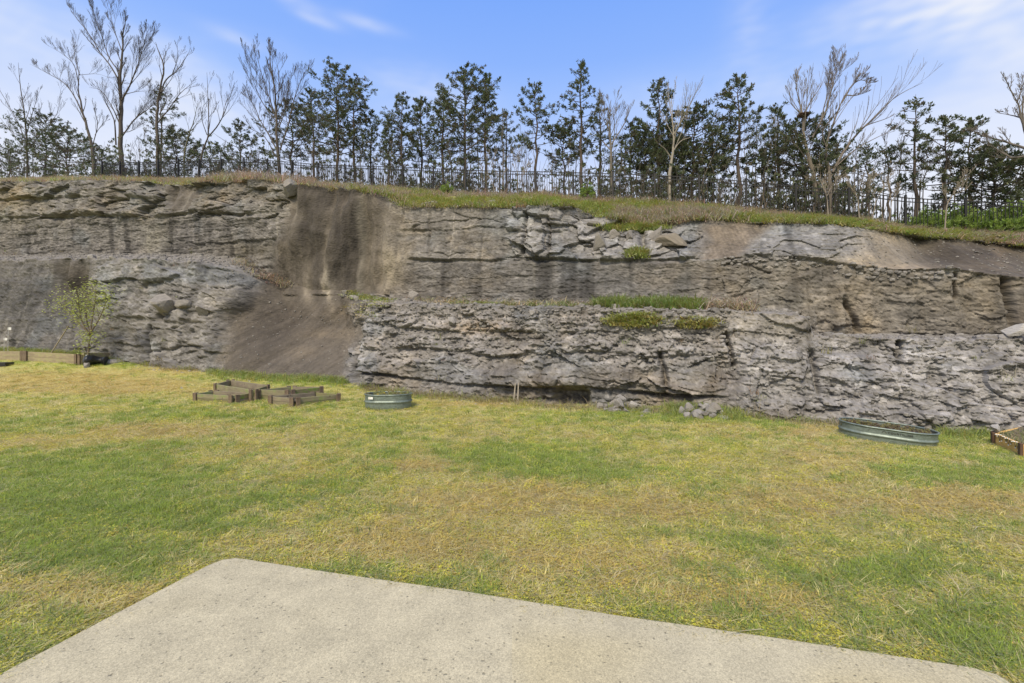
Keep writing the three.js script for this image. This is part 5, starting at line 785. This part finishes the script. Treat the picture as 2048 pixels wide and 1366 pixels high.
// a bed of stacked boards between corner posts. corners: three of its corners as points on the lawn (left, near, right)
function bed(label, A, Nn, Bc, H, courses, o = {}) {
  const t = thing('raised_bed', label, 'raised bed', Nn.map((v, i) => i === 1 ? v - 0.02 : v), 0), rel = (p) => new THREE.Vector3(p[0] - Nn[0], p[1] - Nn[1] + 0.02, p[2] - Nn[2]), a = rel(A), n = rel(Nn), b = rel(Bc), c = a.clone().add(b).sub(n);
  a.y = b.y = n.y = c.y = 0; [[0, a], [0, b]].forEach(([, v]) => { const P = [Nn[0] + v.x, 0, Nn[2] + v.z]; v.y = (lawnY(P[0], -P[2]) - Nn[1]) * 0.8; }); c.y = a.y + b.y;
  const th = 0.036, ch = H / courses, wood = o.wood ?? boardMat; let k = 0;
  for (const [p, q] of [[a, n], [n, b], [b, c], [c, a]]) {
    const d = q.clone().sub(p), L = Math.hypot(d.x, d.z), yaw = Math.atan2(-d.z, d.x), tilt = Math.atan2(d.y, L);
    for (let i = 0; i < courses; i++) { const m = add('board', beam(L - 0.04, ch - 0.004, th), wood[k++ % wood.length], t); m.position.set((p.x + q.x) / 2, (p.y + q.y) / 2 + ch * (i + 0.5), (p.z + q.z) / 2); m.rotation.set(0, yaw, tilt, 'YXZ'); }
    const ux = d.x / L, uz = d.z / L; // outside corner cleats, one each side of the corner
    for (const [e, s] of [[p, 1], [q, -1]]) { const m = add('post', beam(0.085, H + 0.022, 0.034), o.post ?? postMat, t); m.position.set(e.x + s * ux * 0.05 + uz * -0.036, e.y + H / 2 + 0.006, e.z + s * uz * 0.05 + ux * 0.036); m.rotation.y = yaw; }
  }
  const sh = new THREE.Shape([a, n, b, c].map((v) => new THREE.Vector2(v.x, -v.z))), g = new THREE.ShapeGeometry(sh, 1); g.rotateX(-Math.PI / 2); const s = add('earth', g, earthMat, t); s.position.y = H * (o.fill ?? 0.55) + Math.max(0, (a.y + b.y) / 2);
  return t;
}
bed('left front raised bed of mossy boards among the wooden beds on the lawn', onLawn(389, 803), onLawn(468, 808), onLawn(505, 801), 0.19, 2);
bed('rear left raised bed of grey boards among the wooden beds', onLawn(431, 789), onLawn(507, 804), onLawn(536, 792), 0.27, 2);
bed('rear right raised bed of wide mossy boards among the wooden beds', onLawn(514, 800), onLawn(580, 801), onLawn(646, 793), 0.24, 2);
bed('right front raised bed, silvery board on its right side, nearest of the wooden beds', onLawn(538, 808), onLawn(590, 813), onLawn(680, 804), 0.19, 2, { wood: [boardMat[1], boardMat[2], boardMat[0]] });
// yellow bed at the right edge, strung with little white lights
{
  const A = onLawn(1990, 890), B = onLawn(2052, 918), Cc = onLawn(2130, 893); bed('yellow-sided raised bed with a string of small white lights at the right edge', A, B, Cc, 0.2, 1, { wood: [yellowMat], post: redMat, fill: 0.75 });
  { const im = [], q = rng(44); for (let k = 0; k < 420; k++) { const u = q(), v = q(), x = B[0] + (A[0] - B[0]) * u + (Cc[0] - B[0]) * v, z = B[2] + (A[2] - B[2]) * u + (Cc[2] - B[2]) * v; im.push([x, lawnY(x, -z) + 0.15, z, 1, 0.5 + q(), ...(q() < 0.5 ? [0.2, 0.24, 0.06] : [0.4, 0.33, 0.18])]); } scatter('bed_planting', 'weeds and dead grass growing inside the yellow raised bed', 'weeds', tuft(71, 10, 0.05, 0.05, 0.003, 1), im); }
  const t = thing('string_lights', 'string of tiny white bulbs draped along the yellow raised bed', 'string lights', A), r = rng(5), m = new MB(), D = [B[0] - A[0], 0, B[2] - A[2]], L = Math.hypot(D[0], D[2]), nx = -D[2] / L * -1, nz = D[0] / L, pts = []; const bulb = new THREE.SphereGeometry(0.009, 8, 6), bm = std({ color: C(0.75, 0.73, 0.68), roughness: 0.4 });
  const sx = -D[2] / L, sz = D[0] / L, sg = (sx * A[0] + sz * A[2]) < 0 ? -1 : 1; // towards the lawn side
  for (let k = 0; k <= 26; k++) { const u = k / 26, y = 0.205 - 0.11 * Math.abs(Math.sin(k * 1.15)) * (k % 2 ? 1 : 0.25) + (k % 5 === 0 ? 0.01 : 0), o = 0.026; const p = [D[0] * u * 0.96 + sx * -sg * o, y, D[2] * u * 0.96 + sz * -sg * o]; pts.push(p); if (k % 1 === 0) { const b = add('bulb', bulb, bm, t); b.position.set(p[0], p[1] + 0.006, p[2]); } }
  m.tube(pts, pts.map(() => 0.0025), 4); add('wire', m.geo(), std({ color: C(0.03, 0.035, 0.03) }), t);
  const s = stone('pale flat-topped stone resting on the corner of the yellow raised bed', [A[0] + 0.02, A[1] + 0.25, A[2]], 0.19, 0.12, null, 4); s.rotation.set(0.1, 0.6, -0.15);
}
// long timber border below the left cliff
{
  const p0 = onLawn(-130, 718), p1 = onLawn(52, 722), p2 = onLawn(166, 729); const t = thing('timber_border', 'long two-course timber border at the foot of the left cliff', 'garden border', p1);
  const rel = (p) => new THREE.Vector3(p[0] - p1[0], p[1] - p1[1], p[2] - p1[2]); const a = rel(p0), b = rel(p1), c = rel(p2);
  const run = (p, q) => { const d = q.clone().sub(p), L = Math.hypot(d.x, d.z); for (let i = 0; i < 2; i++) { const m = add('timber', beam(L - 0.01, 0.15, 0.07), timberMat, t); m.position.set((p.x + q.x) / 2, (p.y + q.y) / 2 + 0.07 + 0.154 * i, (p.z + q.z) / 2); m.rotation.set(0, Math.atan2(-d.z, d.x), Math.atan2(d.y, L), 'YXZ'); } return [d.x / L, d.z / L]; };
  run(a, b); const [ux, uz] = run(b, c); const yaw = Math.atan2(-uz, ux);
  for (const [q, off] of [[b, -0.09], [b, 0.09], [b, 0.0], [c, -0.06], [c, -0.2]]) { const m = add('post', beam(0.09, 0.34, 0.05), postMat, t); m.position.set(q.x + ux * off - uz * 0.06 * (off === 0 ? 0.6 : 1), q.y + 0.15, q.z + uz * off + ux * 0.06); m.rotation.y = yaw; }
  const back = c.clone().add(new THREE.Vector3(-N[0] * 1.6, 0.1, -N[2] * 1.6)), d = back.clone().sub(c), L = Math.hypot(d.x, d.z); for (let i = 0; i < 2; i++) { const m = add('timber', beam(L, 0.15, 0.07), timberMat, t); m.position.set((c.x + back.x) / 2, (c.y + back.y) / 2 + 0.07 + 0.154 * i, (c.z + back.z) / 2); m.rotation.y = Math.atan2(-d.z, d.x); }
}
// heap of black plastic sheet held by a stone
{
  const A = onLawn(170, 732), B = onLawn(212, 729), t = thing('plastic_sheet', 'bunched roll of black plastic sheet at the end of the timber border', 'plastic sheet', A), D = [B[0] - A[0], 0, B[2] - A[2]], g = new THREE.CylinderGeometry(1, 1, 1, 40, 44, false), p = g.attributes.position, L = Math.hypot(D[0], D[2]);
  for (let i = 0; i < p.count; i++) { const u = p.getY(i) + 0.5, an = Math.atan2(p.getZ(i), p.getX(i)), cap = Math.hypot(p.getX(i), p.getZ(i)), R = cap * (0.15 + 0.025 * Math.sin(u * 7) + 0.02 * sst(0.8, 1, u)) * (1 + 0.1 * noise(u * 4 + Math.cos(an) * 1.6, Math.sin(an) * 1.6 + 3) + 0.16 * ridge(u * 5 + Math.cos(an) * 0.9, an * 0.0 + Math.sin(an) * 2.5 + u * 3, 3)); const x = u * L, y = 0.13 + Math.sin(an) * R * (0.95 - 0.2 * u) + 0.05 * Math.sin(u * 4.5) + 0.06 * u * u, z = Math.cos(an) * R * 1.2 + 0.06 * Math.sin(u * 6); p.setXYZ(i, x, Math.max(-0.02, y), z); }
  g.computeVertexNormals(); const m = add('sheet', g, std({ color: C(0.012, 0.012, 0.014), roughness: 0.38 }), t); m.rotation.y = Math.atan2(-D[2], D[0]);
  const S = onLawn(173, 735); stone('pale grey stone weighing down the near end of the black plastic sheet', [S[0], S[1] + 0.06, S[2]], 0.24, 0.17, null, 1);
}
// black tray at the far left
{ const P = onLawn(-6, 733), t = thing('black_tray', 'low black plastic tray at the left edge of the lawn', 'tray', P, 0.25), bl = std({ color: C(0.02, 0.02, 0.02), roughness: 0.5 }); add('base', new RoundedBoxGeometry(0.6, 0.02, 0.32, 1, 0.008), bl, t).position.y = 0.02; for (const [x, z, w, d] of [[0, 0.16, 0.62, 0.02], [0, -0.16, 0.62, 0.02], [0.3, 0, 0.02, 0.3], [-0.3, 0, 0.02, 0.3]]) add('rim', new RoundedBoxGeometry(w, 0.11, d, 1, 0.006), bl, t).position.set(x, 0.07, z); }
// staked young tree
{
  const a = 9.75, foot = [176, 709], B0 = ray(foot[0], foot[1], a); B0[1] = lawnY(B0[0], -B0[2]); const r = rng(66);
  const t = thing('young_tree', 'young tree with fresh yellow-green leaves before the left cliff', 'young tree', B0), rel = (px, py, da = 0) => { const p = ray(px, py, a + da); return [p[0] - B0[0], p[1] - B0[1], p[2] - B0[2]]; };
  const tm = new MB(), cm = new MB(), lf = new MB(), col = [0.15, 0.115, 0.08], o = { ...BARE, tip: 0.005, many: 6, wide: 0.6 };
  const stem = (p, w, main, da) => { const P = new THREE.CatmullRomCurve3(p.map((q, k) => new THREE.Vector3(...(k === 0 && main ? [0, -0.05, 0] : rel(q[0], q[1], da * k / p.length))))).getPoints(10).map((v) => [v.x, v.y, v.z]), R = P.map((_, k) => Math.max(0.006, w * (1 - 0.85 * k / 10))); (main ? tm : cm).tube(P, R, 6, col); if (!main || p.length > 2) twigs(cm, r, P, R, 1.1, 1, col, o); for (let k = 3; k <= 10; k++) for (let q = 0; q < 8; q++) tips.push([P[k][0] + (r() - 0.5) * 0.6, P[k][1] + (r() - 0.3) * 0.4, P[k][2] + (r() - 0.5) * 0.5]); }; const tips = [];
  stem([foot, [178, 690], [181, 668]], 0.035, true, 0); stem([[181, 668], [184, 640], [190, 605], [192, 572]], 0.024, false, 0.3); stem([[180, 672], [165, 645], [158, 612], [155, 585]], 0.02, false, -0.4); stem([[180, 668], [150, 640], [132, 618], [126, 608]], 0.018, false, 0.3); stem([[182, 664], [200, 635], [212, 605], [220, 590]], 0.02, false, -0.3); stem([[181, 670], [172, 630], [175, 600], [178, 580]], 0.018, false, 0.6);
  for (const P of tips) { for (let k = 0; k < 5; k++) { const s = 0.042 + 0.035 * r(), an = r() * 6.283, q = 0.75 + 0.5 * r(), c = [0.4 * q, 0.46 * q, 0.08 * q], e = [P[0] + (r() - 0.5) * 0.3, P[1] + (r() - 0.5) * 0.3, P[2] + (r() - 0.5) * 0.3], ux = Math.cos(an), uz = Math.sin(an), dy = (r() - 0.6) * s; lf.tri(e, [e[0] + ux * s * 0.5 - uz * s * 0.4, e[1] + dy * 0.5, e[2] + uz * s * 0.5 + ux * s * 0.4], [e[0] + ux * s, e[1] + dy, e[2] + uz * s], c); lf.tri(e, [e[0] + ux * s, e[1] + dy, e[2] + uz * s], [e[0] + ux * s * 0.5 + uz * s * 0.4, e[1] + dy * 0.5 + s * 0.2, e[2] + uz * s * 0.5 - ux * s * 0.4], c); } }
  add('trunk', tm.geo(), barkMat, t); add('branch', cm.geo(), barkMat, t); add('foliage', lf.geo(), leafMat, t);
  const g = new THREE.CylinderGeometry(0.05, 0.055, 0.3, 14, 1, true); const gd = add('trunk_guard', g, std({ color: C(0.75, 0.75, 0.74), roughness: 0.5, side: THREE.DoubleSide }), t); gd.position.y = 0.15; tag(gd, 'white plastic trunk guard');
  const sp = ray(97, 702, 9.8), se = ray(137, 652, 9.9), st = thing('wooden_stake', 'thin wooden stake leaning right beside the young tree', 'stake', [sp[0], sp[1] - 0.2, sp[2]]), sm = new MB(); const e = [se[0] - sp[0], se[1] - sp[1] + 0.2, se[2] - sp[2]]; sm.tube([[0, 0, 0], V([0, 0, 0], e, 0.5), e], [0.016, 0.016, 0.015], 6, [0.33, 0.28, 0.2]); add('pole', sm.geo(), barkMat, st);
  for (const [px, p0, p1, lab] of [[16, 690, 655, 'white marker flag on a thin rod at the far left by the cliff'], [8, 692, 676, 'lower white marker beside the flagged rod at the far left']]) { const P = ray(px, p0, 9.8), Q = ray(px + 1, p1, 9.8), f = thing('marker_flag', lab, 'marker flag', P), m = new MB(), H = Q[1] - P[1]; m.tube([[0, -0.2, 0], [0.01, H * 0.6, 0], [0.02, H, 0]], [0.006, 0.006, 0.005], 5, [0.5, 0.49, 0.46]); add('rod', m.geo(), barkMat, f); const c = new THREE.PlaneGeometry(0.12, 0.08, 6, 3), pp = c.attributes.position; for (let i = 0; i < pp.count; i++) pp.setZ(i, 0.015 * Math.sin(pp.getX(i) * 50)); c.computeVertexNormals(); add('flag', c, std({ color: C(0.72, 0.72, 0.7), side: THREE.DoubleSide }), f).position.set(0.05, H - 0.04, 0); }
}
// two sticks leaning on the cliff foot
for (const [x0, y0, x1, y1, lab] of [[1027, 803, 1031, 766, 'left one of two pale sticks leaning on the foot of the cliff'], [1035, 804, 1037, 765, 'right one of two pale sticks leaning on the foot of the cliff']]) { const A = onLawn(x0, y0), B = ray(x1, y1, AB - 0.1), t = thing('leaning_stick', lab, 'stick', A), m = new MB(), e = [B[0] - A[0], B[1] - A[1], B[2] - A[2]]; m.tube([[0, -0.03, 0], V([0.01, 0, 0.01], e, 0.5), e], [0.02, 0.018, 0.013], 7, [0.4, 0.36, 0.3]); add('shaft', m.geo(), barkMat, t); }

// ---------------------------------------------------------------- galvanised stock tanks used as planters
function tank(label, P, turn, len, wid, H, tilt, o) {
  const t = thing('stock_tank', label, 'stock tank', P, turn); t.rotation.z = tilt; t.rotation.order = 'YXZ';
  const cv = document.createElement('canvas'); cv.width = cv.height = 512; const x = cv.getContext('2d'), im = x.createImageData(512, 512), r = rng(len * 1000 | 0); for (let j = 0; j < 512; j++) for (let i = 0; i < 512; i++) { const c = cells(i / 26, j / 26, 1, 1, 1, 0, 3), k = 0.5 + 0.07 * c.off + 0.07 * fbm(i / 120, j / 60, 3) + 0.03 * noise(i / 3, j / 40), a = (j * 512 + i) * 4; im.data[a] = k * 236; im.data[a + 1] = k * 258; im.data[a + 2] = k * 245; im.data[a + 3] = 255; } x.putImageData(im, 0, 0); const map = new THREE.CanvasTexture(cv); map.colorSpace = THREE.SRGBColorSpace; map.wrapS = map.wrapT = THREE.RepeatWrapping;
  const metal = std({ map, metalness: 0.4, roughness: 0.5, side: THREE.DoubleSide });
  const R = wid / 2, str = len / 2 - R, oval = (q, e) => { const per = 4 * str + 2 * Math.PI * R; let s = q * per; if (s < 2 * str) return [-str + s, R + e, 0, 1]; s -= 2 * str; if (s < Math.PI * R) { const a = Math.PI / 2 - s / R; return [str + Math.cos(a) * (R + e), Math.sin(a) * (R + e), Math.cos(a), Math.sin(a)]; } s -= Math.PI * R; if (s < 2 * str) return [str - s, -R - e, 0, -1]; s -= 2 * str; const a = -Math.PI / 2 - s / R; return [-str + Math.cos(a) * (R + e), Math.sin(a) * (R + e), Math.cos(a), Math.sin(a)]; };
  const prof = [[0.0, -0.012], [0.02, -0.004], [0.06, 0.0], [H * 0.36, 0], [H * 0.4, 0.004], [H * 0.44, 0.014], [H * 0.48, 0.016], [H * 0.52, 0.014], [H * 0.56, 0.004], [H * 0.6, 0], [H - 0.03, 0.003], [H - 0.02, 0.004]], NQ = 96;
  const sweep = (pr) => { const p = [], uv = [], idx = []; for (const [y, e] of pr) for (let k = 0; k <= NQ; k++) { const [X, Z] = oval(k % NQ / NQ, e); p.push(X, y, Z); uv.push(k / NQ * 6, y * 2.5); } const w = NQ + 1; for (let i = 0; i + 1 < pr.length; i++) for (let k = 0; k < NQ; k++) { const a = i * w + k, b = a + w; idx.push(a, b, a + 1, b, b + 1, a + 1); } const g = new THREE.BufferGeometry(); g.setAttribute('position', new THREE.Float32BufferAttribute(p, 3)); g.setAttribute('uv', new THREE.Float32BufferAttribute(uv, 2)); g.setIndex(idx); g.computeVertexNormals(); return g; };
  add('wall', sweep(prof), metal, t);
  add('rim', sweep([0, 1, 2, 3, 4, 5, 6, 7, 8].map((k) => { const a = k / 8 * 6.283; return [H - 0.012 + Math.sin(a) * 0.013, 0.006 + Math.cos(a) * 0.013]; })), metal, t);
  const sh = new THREE.Shape(); for (let k = 0; k < NQ; k++) { const [X, Z] = oval(k / NQ, -0.01); k ? sh.lineTo(X, -Z) : sh.moveTo(X, -Z); } const sg = new THREE.ShapeGeometry(sh); sg.rotateX(-Math.PI / 2); add('earth', sg, earthMat, t).position.y = H * o.fill;
  const m = new MB(), rr = rng(o.seed); // what grows or lies in it
  for (let k = 0; k < o.n; k++) { const q = Math.sqrt(rr()), [X, Z] = oval(rr(), -0.03), P0 = [X * q, H * o.fill, Z * q], h = o.h * (0.4 + rr()), dx = (rr() - 0.5) * h * 1.3, dz = (rr() - 0.5) * h * 1.3, c = o.cols[Math.floor(rr() * o.cols.length)]; m.tube([P0, [P0[0] + dx * 0.5, P0[1] + h * 0.6, P0[2] + dz * 0.5], [P0[0] + dx, P0[1] + h, P0[2] + dz]], [0.003, 0.0025, 0.0015], 3, c); for (let j = 0; j < 3; j++) spray(m, rr, [P0[0] + dx * rr() + (rr() - 0.5) * 0.03, P0[1] + h * rr(), P0[2] + dz * rr()], [0, 0.6, 0], o.leaf, [c]); }
  tag(add('planting', m.geo(), leafMat, t), null, null, null, 'stuff'); return { t, oval, metal, R, str };
}
{
  const P = onLawn(777, 815), W = tank('small round-ended galvanised tank with yellow flowers, near the wooden beds', P, 0.08, 0.93, 0.66, 0.3, 0.0, { fill: 0.8, n: 60, h: 0.09, leaf: 0.03, seed: 4, cols: [[0.3, 0.33, 0.06], [0.22, 0.24, 0.06], [0.35, 0.3, 0.12]] });
  const lb = new THREE.PlaneGeometry(0.1, 0.045, 6, 1), p = lb.attributes.position; const cv = document.createElement('canvas'); cv.width = 256; cv.height = 112; const x = cv.getContext('2d'); x.fillStyle = '#e9e9e4'; x.fillRect(0, 0, 256, 112); x.fillStyle = '#777'; for (let i = 0; i < 3; i++) x.fillRect(20, 26 + i * 24, 150 - i * 30, 8); const lt = new THREE.CanvasTexture(cv); lt.colorSpace = THREE.SRGBColorSpace;
  tag(add('sticker', lb, std({ map: lt, roughness: 0.6 }), W.t), 'white paper sticker'); const st = W.t.children[W.t.children.length - 1]; st.position.set(-0.29, 0.235, W.R * 0.955 + 0.014); st.rotation.y = -0.35;
  const ym = new MB(), r = rng(3); for (const [X, Y, Z] of [[-0.18, 0.3, 0.2], [-0.06, 0.31, 0.14], [-0.17, 0.285, 0.23]]) for (let k = 0; k < 14; k++) { const a = r() * 6.28, b = (r() - 0.3) * 1.6, s = 0.018; ym.tri([X, Y, Z], [X + Math.cos(a) * s - Math.sin(a) * 0.007, Y + b * s, Z + Math.sin(a) * s + Math.cos(a) * 0.007], [X + Math.cos(a) * s + Math.sin(a) * 0.007, Y + b * s, Z + Math.sin(a) * s - Math.cos(a) * 0.007], [0.75, 0.6, 0.03]); } tag(add('flowers', ym.geo(), leafMat, W.t), 'bright yellow flowers');
}
{
  const A = onLawn(1712, 876), B = onLawn(1830, 894), P = [(A[0] + B[0]) / 2, (A[1] + B[1]) / 2 - 0.01, (A[2] + B[2]) / 2]; P[0] += 0.14; P[2] -= 0.16;
  const W = tank('big oval galvanised tank with a dark brand stamp, full of dead leaves, at the right', P, -0.6, 1.2, 0.78, 0.25, -0.075, { fill: 0.62, n: 260, h: 0.06, leaf: 0.035, seed: 8, cols: [[0.16, 0.11, 0.06], [0.22, 0.19, 0.07], [0.12, 0.085, 0.055], [0.26, 0.25, 0.08]] });
  const cv = document.createElement('canvas'); cv.width = 1024; cv.height = 128; const x = cv.getContext('2d'); x.clearRect(0, 0, 1024, 128); x.strokeStyle = x.fillStyle = 'rgb(12,15,14)'; x.lineWidth = 16; x.lineJoin = 'miter'; x.beginPath(); x.moveTo(20, 108); x.lineTo(34, 62); x.lineTo(88, 18); x.lineTo(142, 62); x.lineTo(156, 108); x.stroke(); x.font = 'bold 104px sans-serif'; x.textBaseline = 'middle'; x.save(); x.translate(210, 70); const w0 = x.measureText('COUNTYLINE').width || 640; x.scale(780 / w0, 1); x.fillText('COUNTYLINE', 0, 0); x.restore();
  const lt = new THREE.CanvasTexture(cv); lt.colorSpace = THREE.SRGBColorSpace; const g = new THREE.PlaneGeometry(0.38, 0.05); const m = add('lettering', g, std({ map: lt, transparent: true, roughness: 0.6 }), W.t); m.position.set(0.1, 0.19, W.R + 0.006); tag(m, 'dark stamped brand lettering');
}
// small valve cover by the patio and twigs in the grass
{
  const P = onLawn(955, 1139), t = thing('valve_cap', 'small weathered green plastic cap set in the lawn beyond the patio edge', 'plastic cap', P), gm = std({ color: C(0.2, 0.27, 0.2), roughness: 0.6 });
  const c = new THREE.LatheGeometry([[0, 0.012], [0.03, 0.012], [0.034, 0.016], [0.038, 0.012], [0.042, -0.03]].map(([a, b]) => new THREE.Vector2(a, b)), 20); add('lid', c, gm, t); const k = add('knob', new RoundedBoxGeometry(0.03, 0.012, 0.012, 1, 0.003), gm, t); k.position.y = 0.018; k.rotation.y = 0.5;
  for (const [x0, y0, x1, y1, lab] of [[1012, 1083, 1062, 1096, 'thin greenish twig lying in the grass beyond the patio, left one'], [1262, 1134, 1290, 1160, 'dark straight twig lying in the rusty weeds beyond the patio'], [1088, 1166, 1104, 1176, 'short black twig lying near the patio edge'], [140, 1050, 158, 1054, 'dark bit of bark lying in the green grass at the left']]) { const A = onLawn(x0, y0), B = onLawn(x1, y1), o = thing('twig', lab, 'twig', A), m = new MB(), e = [B[0] - A[0], B[1] - A[1] + 0.01, B[2] - A[2]]; m.tube([[0, 0.02, 0], V([0, 0.03, 0.01], e, 0.5), [e[0], e[1] + 0.02, e[2]]], [0.005, 0.004, 0.003], 5, [0.1, 0.085, 0.06]); add('stem', m.geo(), barkMat, o); }
}

renderer.render(scene, camera);
